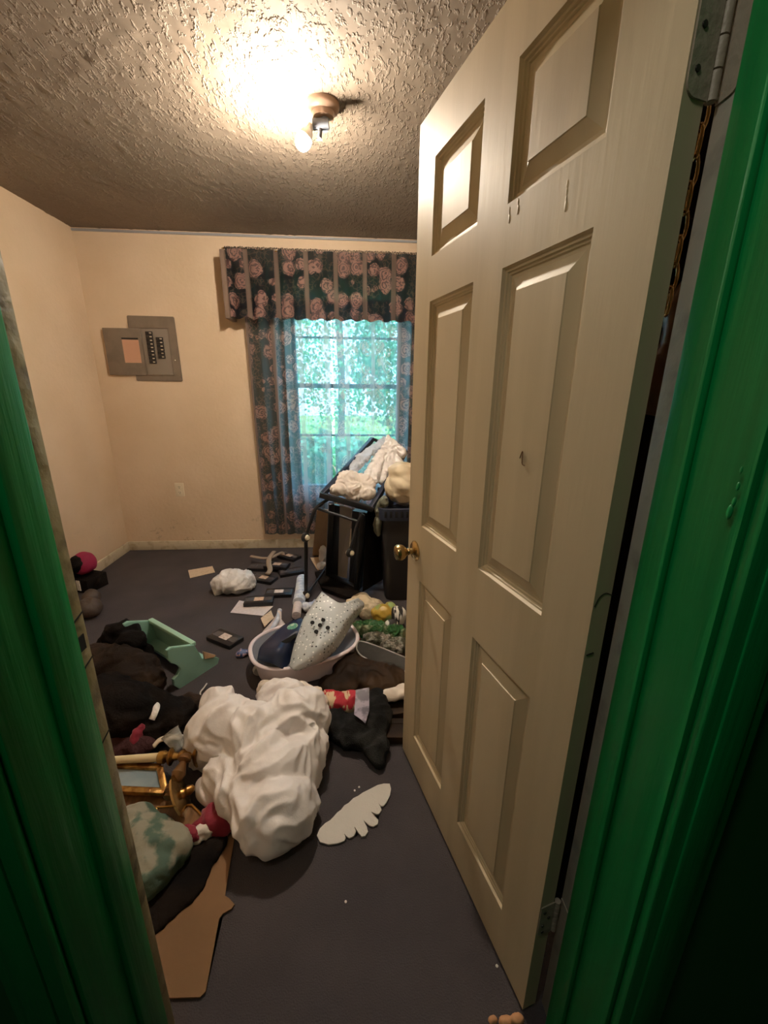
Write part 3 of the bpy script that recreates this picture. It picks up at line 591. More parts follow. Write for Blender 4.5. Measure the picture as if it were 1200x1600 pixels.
for i, (x, y, h, rx, mm, lab) in enumerate(((-3.6, 12.3, 5.5, 1.6, 'leafdark', 'dark leafy tree outside the window, left'), (-0.5, 16.2, 6.8, 2.3, 'leaf', 'bright leafy tree outside the window, middle distance'), (1.5, 11.6, 5.0, 1.5, 'leafdark', 'dark leafy tree outside the window, right of centre'), (4.9, 15.5, 6.5, 2.2, 'leaf', 'bright leafy tree outside the window, right'), (-7.6, 16.5, 7, 2.4, 'leaf', 'tall tree outside the window, far left'), (-4.4, 21.5, 9, 3.1, 'leafdark', 'big dark tree farthest behind, left'), (3.2, 22.5, 9, 3.2, 'leafdark', 'big dark tree farthest behind, right'))):
    leaf_tree('leafy_tree', x, y, h, rx, 3600, mm, lab, 20+i)
for i, (x, y) in enumerate(((-2.5, 6.4), (-0.4, 5.7), (1.9, 6.2))):
    t = leaf_tree('shrub', x, y, 0.75, 0.75, 900, 'leafdark', ('low shrub outside under the window, left', 'low shrub outside under the window, middle', 'low shrub outside under the window, right')[i], 40+i); t['category'] = 'shrub'; t['group'] = 'shrubs under the window'

# ------------------------------------------------------------------ black folding cot standing on end, with its load
cot = empty('folding_cot', (-0.215, 2.89, 0), 'black metal folding cot frame on ivory hubbed casters leaning by the window', 'cot')
A, B, Cc, D = Vector((-0.205, 2.5, 0.754)), Vector((0.1, 2.5, 0.663)), Vector((0.382, 3.02, 0.951)), Vector((0.134, 3.02, 1.045))
def bar(bm, a, b, w=0.022, h=0.03, bev=0.003):
    a, b = Vector(a), Vector(b); d = b-a; mx = axis_mx((a+b)/2, d); add_box(bm, (w, h, d.length), (mx.translation), mx.to_3x3(), bev)
bm = bmesh.new(); bar(bm, A+(A-B)*0.05, B+(B-A)*0.05, 0.034, 0.034); obj('end_rail', bm, 'black', cot)
for p, q in ((A, D), (B, Cc)):
    bm = bmesh.new(); bar(bm, p, q, 0.030, 0.032); sr = obj('side_rail', bm, 'blackrail', cot)
    inn = (B-A).normalized()*(0.02 if p is A else -0.02)
    for k in range(6):
        c = p.lerp(q, 0.22+0.13*k) + inn*0.5 + Vector((0, 0, -0.012)); bm = bmesh.new(); add_box(bm, (0.020, 0.045, 0.022), c, (R(28), 0, 0), 0.005); obj('spring_clip', bm, 'blackrail', sr)
bm = bmesh.new(); bar(bm, D, Cc, 0.022, 0.022); obj('end_rail', bm, 'black', cot)
F1, F2, F3 = Vector((-0.215, 2.89, 0)), Vector((0.005, 2.639, 0)), Vector((0.168, 2.848, 0))
for a, b in (((-0.15, 2.56, 0.687), F1), ((0.048, 2.56, 0.624), F2), ((0.174, 2.72, 0.749), F3)):
    bm = bmesh.new(); b2 = Vector(b); b2.z = 0.013; bar(bm, a, b2, 0.036, 0.026); obj('post', bm, 'black', cot)
bm = bmesh.new(); bar(bm, F1+Vector((0, 0, .03)), F2+Vector((0, 0, .03)), 0.03, 0.04); obj('bottom_rail', bm, 'black', cot)
bm = bmesh.new(); slab(bm, [(-0.098, 2.58, 0.664), (-0.019, 2.58, 0.641), (-0.065, 2.768, 0.05), (-0.133, 2.815, 0.05)], (0.0, 0.02, 0)); obj('fabric_panel', bm, 'greyp', cot, label='grey fabric strip')
bm = bmesh.new(); slab(bm, [(-0.158, 2.62, 0.662), (-0.095, 2.62, 0.648), (-0.129, 2.836, 0.04), (-0.202, 2.862, 0.04)], (0.0, 0.03, 0)); obj('left_panel', bm, 'black', cot)
bm = bmesh.new(); slab(bm, [(-0.015, 2.6, 0.622), (0.074, 2.6, 0.603), (0.027, 2.619, 0.03), (-0.051, 2.723, 0.03)], (0.02, 0.05, 0)); obj('back_panel', bm, 'black', cot)
bm = bmesh.new(); slab(bm, [(0.082, 2.6, 0.621), (0.207, 2.8, 0.67), (0.201, 2.764, 0.04), (0.045, 2.57, 0.04)], (0.02, 0.02, 0)); obj('side_panel', bm, 'cblack', cot)
L0, L1, L2 = Vector((-0.32, 2.53, 0.472)), Vector((-0.338, 2.53, 0.057)), Vector((-0.034, 2.45, 0.392))
T0 = Vector((-0.247, 2.53, 0.662)); T1 = Vector((0.021, 2.46, 0.591)); T2 = Vector((0.05, 2.46, 0.629))
def tubo(nm, pts, r):
    bm = bmesh.new(); tube(bm, curve_pts(pts, 6), r, 10); return obj(nm, bm, 'black', cot)
tubo('leg', [Vector((-0.157, 2.56, 0.721)), T0, (L0+T0)/2+Vector((0.0, 0, .01)), L0], 0.011)
tubo('leg', [L0, (L0+L1)/2, L1], 0.0125)
tubo('leg', [T1+Vector((0.03, 0, 0.05)), T1, (T1+L2)/2, L2], 0.012)
tubo('cross_tube', [T0, (T0+T1)/2, T1], 0.009)
tubo('brace', [L1+Vector((0.01, 0, 0.0)), Vector((-0.266, 2.821, 0.05)), Vector((-0.222, 3.033, 0.06))], 0.007)
for c, r in ((L0, 0.030), (L1, 0.030), (L2, 0.028)):
    bm = bmesh.new(); c = c + Vector((0, -0.02, 0)); c.z = max(c.z, r+0.002)
    lathe(bm, [(0.004, -0.014), (r*0.8, -0.014), (r, -0.009), (r, 0.009), (r*0.8, 0.014), (0.004, 0.014)], axis_mx(c, (0.75, -0.6, 0.1)), 24); cs = obj('caster', bm, 'rubber', cot)
    for sgn in (1, -1):
        bm = bmesh.new(); lathe(bm, [(0.002, 0), (r*0.62, 0), (r*0.5, 0.010), (0.002, 0.012)], axis_mx(c+Vector((0.75, -0.6, 0.1)).normalized()*sgn*0.014, Vector((0.75, -0.6, 0.1))*sgn), 20); obj('hub', bm, 'ivory', cs, label='ivory caster hub')
bm = bmesh.new(); slab(bm, [(-0.316, 2.938, 0.012), (-0.217, 2.933, 0.012), (0.04, 2.577, 0.012), (-0.001, 2.471, 0.012), (-0.242, 2.668, 0.012)], (0, 0, 0.022)); tag(obj('folded_mat', bm, 'cblack'), 'thin black mat lying under the folding cot', 'mat')
# load on the cot
o = cloth('laundry_bundle', [((-0.018, 2.62, 0.765), (0.085, 0.08, 0.055), 20), ((-0.108, 2.58, 0.775), (0.055, 0.06, 0.04)), ((0.074, 2.6, 0.743), (0.06, 0.06, 0.045)), ((-0.038, 2.66, 0.825), (0.08, 0.06, 0.05)), ((0.047, 2.68, 0.803), (0.07, 0.06, 0.05)), ((0.089, 2.66, 0.772), (0.06, 0.06, 0.05)), ((-0.093, 2.64, 0.813), (0.05, 0.06, 0.04)), ((0.003, 2.6, 0.727), (0.06, 0.05, 0.04))], 'sheet', wr=0.8, f=15, seed=3, voxel=0.0055, floor=0.5, amp=0.018)
tag(o, 'crumpled white cloth heaped on the near end of the folding cot', 'laundry')
PK = Vector((0.242, 2.96, 1.052)); 
prims = [(PK, (0.016, 0.016, 0.03))]
RAY = [Vector(q) for q in ((0.051, 2.7, 0.772), (0.121, 2.72, 0.776), (0.194, 2.76, 0.794), (0.254, 2.8, 0.84), (0.309, 2.86, 0.901), (0.347, 2.92, 0.947))]
for i_, q in enumerate(RAY):
    for k in range(11):
        t = (k+0.5)/11; prims.append((PK.lerp(q, t) + Vector((0, 0, 0.014*math.sin(i_*2.6)*t)), (0.014+0.022*t, 0.035, 0.024+0.010*t), 30))
o = cloth('white_garbage_bag', prims, 'bagwhite', wr=0.6, f=17, seed=5, voxel=0.006, floor=0.5, amp=0.014); tag(o, 'white knotted plastic bag draped down the folding cot', 'plastic bag')
prims = []
for i_, q in enumerate([Vector(q) for q in ((-0.034, 2.66, 0.842), (-0.021, 2.74, 0.879), (0.028, 2.82, 0.936))]):
    for k in range(11):
        t = (k+0.5)/11; prims.append((PK.lerp(q, t) + Vector((-0.012, 0.01, 0.006*math.sin(i_*2.2))), (0.012+0.022*t, 0.03, 0.020), 40))
o = cloth('sheer_plastic_bag', prims, 'bagsheer', wr=0.6, f=20, seed=6, voxel=0.006, floor=0.5, amp=0.012); tag(o, 'bluish sheer plastic bag stretched beside the knotted white one', 'plastic bag')
bm = bmesh.new(); slab(bm, [(-0.267, 2.78, 0.577), (-0.183, 2.78, 0.562), (-0.263, 3.326, 0.005), (-0.374, 3.331, 0.005)], (0.01, 0.045, 0)); tag(obj('cardboard_box', bm, 'tan'), 'narrow tan cardboard box standing behind the cot legs', 'box')
o = blob('plastic_wrap', [((-0.267, 3.17, 0.07), (0.035, 0.04, 0.09)), ((-0.252, 3.303, 0.15), (0.02, 0.03, 0.08)), ((-0.27, 3.053, 0.03), (0.04, 0.04, 0.03))], 'bagsmall', amp=0.01, f=20, voxel=0.006, wr=0.5, it=80, sag=0.0003, seed=8); tag(o, 'white plastic wrap hanging beside the tan box', 'plastic wrap')
sheet('pink_paper', [(-0.384, 3.263, 0.004), (-0.309, 3.274, 0.004), (-0.252, 3.085, 0.004), (-0.297, 3.002, 0.004)], 'papercream', lift=0.01); tag(bpy.data.objects['pink_paper'], 'torn pinkish paper on the carpet below the tan box', 'paper')

# trash can
can = empty('trash_can', (0.365, 2.63, 0), 'tall dark plastic trash can half hidden by the door', 'trash can')
def rrect(wx, wy, r, n=6):
    out = []
    for cx_, cy_, a0 in ((wx-r, wy-r, 0), (-wx+r, wy-r, 90), (-wx+r, -wy+r, 180), (wx-r, -wy+r, 270)):
        for k in range(n+1): out.append((cx_+r*math.cos(R(a0+90*k/n)), cy_+r*math.sin(R(a0+90*k/n))))
    return out
def loft(bm, levels, cx, cy, close=True):
    rings = [[bm.verts.new((cx+p[0], cy+p[1], z)) for p in rrect(wx, wy, r)] for (wx, wy, r, z) in levels]; n = len(rings[0])
    for a, b in zip(rings, rings[1:]):
        for k in range(n): bm.faces.new((a[k], a[(k+1)%n], b[(k+1)%n], b[k]))
    bm.faces.new(rings[0][::-1]); bm.faces.new(rings[-1])
bm = bmesh.new(); loft(bm, [(0.16, 0.12, 0.05, 0.004), (0.165, 0.125, 0.05, 0.02), (0.195, 0.15, 0.05, 0.60), (0.19, 0.145, 0.05, 0.60), (0.157, 0.117, 0.045, 0.03)], 0.365, 2.63); obj('can_body', bm, 'can', can)
bm = bmesh.new(); loft(bm, [(0.195, 0.15, 0.05, 0.585), (0.212, 0.166, 0.055, 0.590), (0.218, 0.172, 0.055, 0.668), (0.207, 0.161, 0.05, 0.672), (0.190, 0.144, 0.045, 0.60), (0.05, 0.05, 0.02, 0.598)], 0.365, 2.63); rim = obj('can_rim', bm, 'canrim', can, label='dark blue basket rim')
for k in range(10):
    bm = bmesh.new(); box2(bm, (0.185+0.034*k, 2.453, 0.615), (0.200+0.034*k, 2.4575, 0.655), 0.001); obj('slot', bm, 'dark', rim)
o = blob('cream_bag', [((0.34, 2.62, 0.78), (0.14, 0.12, 0.12)), ((0.31, 2.62, 0.87), (0.09, 0.08, 0.08)), ((0.42, 2.64, 0.82), (0.12, 0.1, 0.12))], 'bagcream', amp=0.018, f=9, wr=0.5, it=80, sag=0.0003, seed=11); tag(o, 'cream plastic bag stuffed in the top of the trash can', 'plastic bag')
o = blob('can_liner', [((0.165, 2.56, 0.64), (0.035, 0.07, 0.07)), ((0.150, 2.55, 0.54), (0.03, 0.05, 0.08)), ((0.185, 2.52, 0.70), (0.03, 0.05, 0.04))], 'liner', amp=0.012, f=16, wr=0.5, it=80, sag=0.0003, seed=12, voxel=0.007); tag(o, 'grey green liner bag hanging over the left rim of the trash can', 'plastic bag')

# ------------------------------------------------------------------ video tapes
def video_tape(loc, rz, lab='tapelab', tilt=(0, 0), label='', first=[None]):
    t = empty('video_tape', loc, label, 'video tape', 'black video tapes scattered on the carpet', rot=(R(tilt[0]), R(tilt[1]), R(rz)))
    bm = bmesh.new(); add_box(bm, (0.187, 0.103, 0.025), (0, 0, 0.0125), bev=0.002); box2(bm, (-0.092, -0.0525, 0.003), (0.092, -0.050, 0.022)); obj('shell', bm, 'tape', t, world=False)
    bm = bmesh.new(); add_box(bm, (0.062, 0.048, 0.0012), (0.0, 0.004, 0.0253)); obj('paper_label', bm, lab, t, world=False, label='handwritten paper label')
    for s in (-1, 1):
        bm = bmesh.new(); add_box(bm, (0.046, 0.044, 0.0012), (s*0.060, 0.004, 0.0252), bev=0.0004, seg=1); obj('reel_window', bm, 'tapewin', t, world=False)
    return t
video_tape((-0.751, 2.097, 0), -32, label='black video tape with square white label, nearest, right of the mint stool')
video_tape((-0.651, 2.519, 0), 4, 'tapelab2', label='black video tape resting on a white paper sheet')
bpy.data.objects['video_tape.001'].location.z = 0.0075
video_tape((-0.54, 2.639, 0), 2, label='black video tape just left of the blue paper roll')
video_tape((-0.694, 2.87, 0), -22, 'tapelab2', label='black video tape at the front of the tape pile, right of the white bundle')
video_tape((-0.506, 2.985, 0), 20, 'tapewin', label='black video tape with grey label, lower right of the tape pile')
video_tape((-0.758, 3.082, 0), -8, 'tapewin', label='black video tape at the left edge of the tape pile')
video_tape((-0.625, 3.053, 0.027), -12, 'tapelab2', label='black video tape lying on top of the pile under the tan strap')
video_tape((-0.567, 3.296, 0), -35, 'tapelab2', label='black video tape farthest back in the pile by the wall')
bpy.data.objects['video_tape.006'].location.z = 0.0275
st_ = bmesh.new()
z6 = 0.064
tube(st_, curve_pts([(-0.86, 3.194, 0.066), (-0.758, 3.149, 0.066), (-0.684, 3.145, 0.072), (-0.645, 3.211, 0.072), (-0.616, 3.262, 0.068), (-0.605, 3.219, 0.062)]), 0.017, 8, flat=0.45)
tube(st_, curve_pts([(-0.685, 3.262, 0.075), (-0.694, 3.118, 0.078), (-0.681, 3.021, 0.07), (-0.659, 2.951, 0.052), (-0.666, 2.886, 0.045)]), 0.02, 8, flat=0.45)
tag(obj('webbing_strap', st_, 'tansoft', smooth=True), 'twisted tan webbing strap lying over the pile of video tapes', 'strap')

# ------------------------------------------------------------------ papers and rolls
sheet('envelope', [(-1.325, 3.074, 0), (-1.16, 3.145, 0), (-1.102, 3.027, 0), (-1.257, 2.932, 0)], 'papercream', th=0.003); tag(bpy.data.objects['envelope'], 'small cream envelope lying alone near the back wall', 'envelope')
sheet('paper_sheet', [(-0.809, 2.403, 0), (-0.794, 2.561, 0), (-0.549, 2.471, 0), (-0.591, 2.352, 0)], 'paper', lift=0.0); tag(bpy.data.objects['paper_sheet'], 'white printed sheet under a video tape', 'paper')
sheet('paper_note', [(-0.589, 2.284, 0), (-0.545, 2.381, 0), (-0.506, 2.28, 0), (-0.545, 2.183, 0)], 'papercream', lift=0.012, z=0.02); tag(bpy.data.objects['paper_note'], 'torn cream note beside the curled lavender sheet', 'paper')
bm = bmesh.new()                                                    # curled sheet
r0 = [(-0.572, 2.087, 0.004), (-0.549, 2.171, 0.012), (-0.514, 2.231, 0.03), (-0.491, 2.262, 0.055), (-0.482, 2.28, 0.075)]
r1 = [(-0.512, 2.059, 0.004), (-0.475, 2.134, 0.012), (-0.423, 2.207, 0.02), (-0.451, 2.224, 0.05), (-0.456, 2.264, 0.075)]
rows = [[Vector(a).lerp(Vector(b), k/4) + Vector((0, 0, 0.008*math.sin(math.pi*k/4))) for k in range(5)] for a, b in zip(r0, r1)]
vv = [[bm.verts.new(p) for p in r] for r in rows]
for i in range(len(rows)-1):
    for k in range(4): bm.faces.new((vv[i][k], vv[i][k+1], vv[i+1][k+1], vv[i+1][k]))
r_ = bmesh.ops.extrude_face_region(bm, geom=bm.faces[:])
for v in [g_ for g_ in r_['geom'] if isinstance(g_, bmesh.types.BMVert)]: v.co.z += 0.0015
tag(obj('curled_paper', bm, 'paper', smooth=True), 'curled lavender white sheet left of the navy appliance', 'paper')
bm = bmesh.new(); tube(bm, [(-0.474, 2.304, 0.07), (-0.474, 2.225, 0.05), (-0.497, 2.141, 0.03)], 0.014, 12); tag(obj('rolled_leaflet', bm, 'paperblue', smooth='auto'), 'thin blue rolled leaflet on the curled sheet', 'paper roll')
bm = bmesh.new(); tube(bm, [(-0.393, 2.774, 0.05), (-0.378, 2.573, 0.05), (-0.374, 2.432, 0.045)], 0.040, 18); lr = obj('paper_roll', bm, 'paperblue', smooth='auto'); tag(lr, 'fat blue and white roll of printed paper by the cot caster', 'paper roll')
bm = bmesh.new(); tube(bm, [(-0.385, 2.485, 0.035), (-0.373, 2.296, 0.031)], 0.028, 16); tag(obj('cardboard_core', bm, 'paper', smooth='auto'), 'narrow pale tube sticking out in front of the fat blue roll', 'tube')
o = blob('blue_wrapping', [((-0.301, 2.404, 0.03), (0.06, 0.045, 0.03)), ((-0.261, 2.427, 0.03), (0.04, 0.04, 0.03))], 'paperblue', amp=0.014, f=18, wr=0.5, it=80, sag=0.0003, seed=15, voxel=0.007); tag(o, 'crumpled blue wrapping paper behind the grey perforated shell', 'wrapping paper')
o = blob('candy_wrapper', [((-0.622, 1.95, 0.018), (0.032, 0.028, 0.018)), ((-0.588, 1.963, 0.012), (0.020, 0.012, 0.012))], 'bluewrap', amp=0.010, f=30, seed=16, voxel=0.004, smooth_it=2); tag(o, 'small blue snack wrapper touching the nearest video tape', 'wrapper')
o = blob('wrapper_twist', [((-0.57, 1.97, 0.01), (0.022, 0.014, 0.010), 30)], 'paper', amp=0.008, f=35, seed=17, voxel=0.004, smooth_it=2); tag(o, 'tiny white paper twist right of the blue snack wrapper', 'paper')
o = blob('white_bundle', [((-0.862, 2.695, 0.07), (0.125, 0.09, 0.075)), ((-0.938, 2.709, 0.06), (0.08, 0.08, 0.065)), ((-0.789, 2.722, 0.07), (0.075, 0.08, 0.075)), ((-0.879, 2.716, 0.1), (0.10, 0.07, 0.06)), ((-0.967, 2.662, 0.02), (0.03, 0.03, 0.03))], 'bagsmall', amp=0.020, f=13, wr=0.5, it=80, sag=0.0003, seed=18, voxel=0.008); tag(o, 'crinkled white plastic bag bundle left of the video tape pile', 'plastic bag')

# ------------------------------------------------------------------ mint step stool on its side
stl = empty('step_stool', (-0.829, 1.804, 0), 'mint green wooden step stool tipped on its side', 'stool')
P_ = lambda pts, off: (lambda bm: (slab(bm, pts, off), bm)[1])(bmesh.new())
back = (-0.0, 0.0, 0.0)
SD = [(-0.867, 1.681, 0.231), (-0.855, 1.7, 0.234), (-0.792, 1.794, 0.181), (-0.782, 1.809, 0.126), (-0.776, 1.818, 0.074), (-0.756, 1.847, 0.055), (-0.737, 1.876, 0.049), (-0.721, 1.9, 0.023), (-0.727, 1.89, -0.001), (-0.752, 1.853, -0.011), (-0.814, 1.761, -0.001), (-0.85, 1.706, -0.002), (-0.863, 1.688, 0.032), (-0.863, 1.687, 0.068), (-0.848, 1.71, 0.072), (-0.837, 1.727, 0.097), (-0.842, 1.719, 0.125), (-0.861, 1.69, 0.155), (-0.869, 1.678, 0.188)]
LEN = Vector((-1.1, 2.026, 0.2)) - Vector((-0.778, 1.781, 0.2)); LEN.z = 0; thk = LEN.normalized()*0.02
for k, nm in ((0, 'side_board'), (1, 'side_board')):
    off = LEN*k*0.97; pts = [tuple(Vector(p)+off) for p in SD]; bm = bmesh.new(); slab(bm, pts, thk)
    bmesh.ops.bevel(bm, geom=[e for e in bm.edges if not e.is_manifold is False and len(e.link_faces) == 2 and min(len(f.verts) for f in e.link_faces) == 4 and max(len(f.verts) for f in e.link_faces) > 4], offset=0.003, segments=2, affect='EDGES'); obj(nm, bm, 'mint', stl)
top = [Vector(SD[1]), Vector(SD[2])]
zup = Vector((0, 0, 1))
bm = bmesh.new(); a, b = Vector(SD[2]), Vector(SD[2])+LEN; bar(bm, a+thk*0.3, b, 0.028, 0.022, 0.006); obj('seat_edge', bm, 'mintedge', stl, label='pale rounded front edge of the seat')
dn = (Vector(SD[3])-Vector(SD[2])).normalized(); lo = Vector(SD[4])+(Vector(SD[4])-Vector(SD[2]))*0.6; lo.z = max(lo.z, 0.02)
a2 = Vector(SD[2]); bm = bmesh.new(); slab(bm, [a2, a2+LEN, a2+LEN+Vector((0.0, 0.02, -0.15)), a2+Vector((0.0, 0.02, -0.15))], (-0.012, 0.016, 0)); obj('seat_board', bm, 'mint', stl)
bm = bmesh.new(); a3 = Vector(SD[5]); slab(bm, [a3+thk, a3+LEN, a3+LEN+Vector((-0.06, -0.09, -0.01)), a3+thk+Vector((-0.06, -0.09, -0.01))], (0.0, 0.0, 0.014)); obj('step_board', bm, 'mint', stl)
bm = bmesh.new(); a4 = Vector(SD[3]); slab(bm, [a4+Vector((0.015, 0.02, -0.01)), a4+Vector((0.05, 0.08, -0.075)), Vector(SD[5])+Vector((0.02, 0.02, 0.0)), Vector(SD[4])+Vector((0.01, 0.01, 0))], thk*0.6); obj('bare_tread', bm, 'wood', stl, label='unpainted pine underside of the tread')

# ------------------------------------------------------------------ clothes on the left
o = cloth('black_sweatshirt', [((-1.219, 1.949, 0.16), (0.09, 0.07, 0.07), 20), ((-1.141, 1.885, 0.15), (0.07, 0.06, 0.06)), ((-1.258, 1.955, 0.08), (0.10, 0.08, 0.08)), ((-1.145, 1.911, 0.06), (0.08, 0.07, 0.06))], 'cblack', cell=0.012, seed=21); tag(o, 'black sweatshirt with its sleeve raised against the mint stool', 'clothing', 'dark clothes heaped on the left')
o = cloth('dark_brown_jacket', [((-1.163, 1.766, 0.1), (0.16, 0.10, 0.10), -10), ((-1.04, 1.726, 0.1), (0.10, 0.09, 0.075), -20), ((-0.976, 1.674, 0.07), (0.08, 0.07, 0.07)), ((-1.241, 1.747, 0.1), (0.15, 0.12, 0.11)), ((-1.059, 1.671, 0.08), (0.13, 0.10, 0.09))], 'cbrown', cell=0.013, excess=1.28, seed=22); tag(o, 'brown black jacket in folds in front of the sweatshirt', 'clothing', 'dark clothes heaped on the left')
o = cloth('black_trousers', [((-0.962, 1.443, 0.12), (0.15, 0.13, 0.11), -10), ((-0.869, 1.478, 0.09), (0.11, 0.07, 0.08), 10), ((-1.077, 1.509, 0.1), (0.12, 0.14, 0.11)), ((-0.782, 1.452, 0.07), (0.10, 0.10, 0.07)), ((-0.888, 1.401, 0.06), (0.16, 0.08, 0.07))], 'cblack', cell=0.013, excess=1.28, seed=23); tag(o, 'black trousers crumpled between the jacket and the gold frames', 'clothing', 'dark clothes heaped on the left')
o = cloth('brown_legging', [((-0.754, 1.537, 0.04), (0.08, 0.07, 0.045), 20), ((-0.753, 1.436, 0.05), (0.07, 0.07, 0.05))], 'cbrown', cell=0.010, seed=24); tag(o, 'small brown garment tucked against the big white bag', 'clothing', 'dark clothes heaped on the left')
bm = bmesh.new(); tube(bm, curve_pts([(-0.847, 1.457, 0.14), (-0.814, 1.422, 0.15), (-0.811, 1.395, 0.14), (-0.817, 1.382, 0.125)]), [0.016]*25, 8, flat=0.35); tag(obj('grey_tag', bm, 'bagsmall', smooth=True), 'pale grey garment tag on the black trousers', 'tag')
o = blob('red_sock', [((-0.848, 1.342, 0.1), (0.016, 0.035, 0.03), -20), ((-0.854, 1.322, 0.08), (0.018, 0.03, 0.03))], 'red', amp=0.008, f=22, wr=0.5, it=80, sag=0.0003, seed=25, voxel=0.006); tag(o, 'small dark red sock poking out of the black trousers', 'clothing')
o = cloth('maroon_cloth', [((-0.875, 1.323, 0.05), (0.09, 0.05, 0.05)), ((-0.931, 1.341, 0.06), (0.07, 0.05, 0.05))], mat('maroon_knit', (0.05, 0.012, 0.014), 0.85, bump=0.5, bscale=90), cell=0.010, seed=26); tag(o, 'dark maroon knit behind the cream candle', 'clothing')
bm = bmesh.new(); tube(bm, curve_pts([(-0.724, 1.629, 0.006), (-0.733, 1.651, 0.02), (-0.728, 1.681, 0.02), (-0.729, 1.724, 0.01)]), 0.0035, 8); tag(obj('white_cable_tie', bm, 'sheet', smooth=True), 'thin white cord curled on the carpet above the big white bag', 'cord')
# far left corner
o = blob('magenta_cap', [((-1.909, 2.797, 0.2), (0.075, 0.07, 0.08)), ((-1.973, 2.846, 0.13), (0.05, 0.06, 0.08))], 'magenta', amp=0.012, f=11, wr=0.5, it=80, sag=0.0003, seed=27); tag(o, 'magenta fabric cap on top of the things by the left wall', 'cap')
o = blob('black_scarf', [((-1.927, 2.753, 0.21), (0.055, 0.06, 0.06)), ((-1.973, 2.791, 0.14), (0.04, 0.04, 0.05))], 'cblack', amp=0.012, f=11, wr=0.5, it=80, sag=0.0003, seed=28); tag(o, 'black cloth wrapped beside the magenta cap', 'clothing')
bx = empty('shoe_box', (-1.887, 2.748, -0), 'dark box with white stripes by the left wall', 'box', rz=R(-18))
bm = bmesh.new(); add_box(bm, (0.20, 0.16, 0.10), (-0.06, 0.05, 0.055), bev=0.004); obj('box_body', bm, 'cblack', bx, world=False)
for dx in (-0.10, -0.035):
    bm = bmesh.new(); add_box(bm, (0.03, 0.004, 0.075), (dx, -0.0315, 0.06)); obj('white_stripe', bm, 'bagsmall', bx, world=False)
bm = bmesh.new(); tube(bm, curve_pts([(-1.904, 2.778, 0.1), (-1.895, 2.852, 0.1), (-1.854, 2.839, 0.09), (-1.825, 2.775, 0.07), (-1.85, 2.756, 0.04)]), [0.012]*33, 8, flat=0.5); tag(obj('black_strap', bm, 'cblack', smooth=True), 'black looped strap beside the striped box', 'strap')
o = blob('brown_purse', [((-1.676, 2.41, 0.06), (0.075, 0.07, 0.065)), ((-1.722, 2.518, 0.07), (0.05, 0.06, 0.06))], mat('dull_brown_leather', (0.07, 0.05, 0.038), 0.6, bump=0.3), amp=0.010, f=11, seed=29); tag(o, 'small dull brown purse against the worn left jamb', 'purse')

# ------------------------------------------------------------------ white tub, navy appliance, perforated shell
TC = Vector((-0.267, 1.882, 0.06)); TA = math.atan2(*(lambda d: (d.y, d.x))(Vector((-0.03, 1.943, 0.1))-Vector((-0.483, 1.776, 0.1))))
tubo_ = empty('wash_tub', (TC.x, TC.y, 0), 'oval pinkish white plastic tub holding the navy and grey pieces', 'tub', rz=TA)
def oval(bm, lev, n=48):
    rings = [[bm.verts.new((a*math.copysign(abs(math.cos(2*math.pi*k/n))**0.8, math.cos(2*math.pi*k/n)), b*math.copysign(abs(math.sin(2*math.pi*k/n))**0.8, math.sin(2*math.pi*k/n)), z)) for k in range(n)] for a, b, z in lev]
    for p, q in zip(rings, rings[1:]):
        for k in range(n): bm.faces.new((p[k], p[(k+1)%n], q[(k+1)%n], q[k]))
    bm.faces.new(rings[0][::-1]); bm.faces.new(rings[-1])
TL, TW = 0.275, 0.195
bm = bmesh.new(); oval(bm, [(TL*.86, TW*.86, 0.004), (TL*.91, TW*.91, 0.012), (TL*.985, TW*.985, 0.12), (TL*.965, TW*.96, 0.12), (TL*.88, TW*.87, 0.018)]); obj('tub_wall', bm, 'tub', tubo_, world=False)
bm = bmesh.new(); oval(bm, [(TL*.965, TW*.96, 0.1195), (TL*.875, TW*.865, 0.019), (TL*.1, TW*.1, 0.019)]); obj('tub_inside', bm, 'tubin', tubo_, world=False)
bm = bmesh.new(); pts = [(TL*math.copysign(abs(math.cos(2*math.pi*k/60))**0.8, math.cos(2*math.pi*k/60)), TW*math.copysign(abs(math.sin(2*math.pi*k/60))**0.8, math.sin(2*math.pi*k/60)), 0.121) for k in range(61)]
tube(bm, pts, 0.0105, 10, cap=False, flat=0.8); obj('tub_rim', bm, 'tub', tubo_, world=False, smooth=True)
bm = bmesh.new(); lathe(bm, [(0.024, -0.012), (0.026, 0), (0.024, 0.012)], axis_mx((-0.496, 1.785, 0.03), (0.5, -0.8, 0.1)), 18); tag(obj('tub_caster', bm, 'smokerim'), 'grey round foot wheel beside the left end of the tub', 'wheel')
nv = empty('navy_appliance', (-0.401, 1.921, 0.03), 'navy plastic foot bath shell with green oval sticker in the tub', 'appliance')
def V(t): return Vector(t)
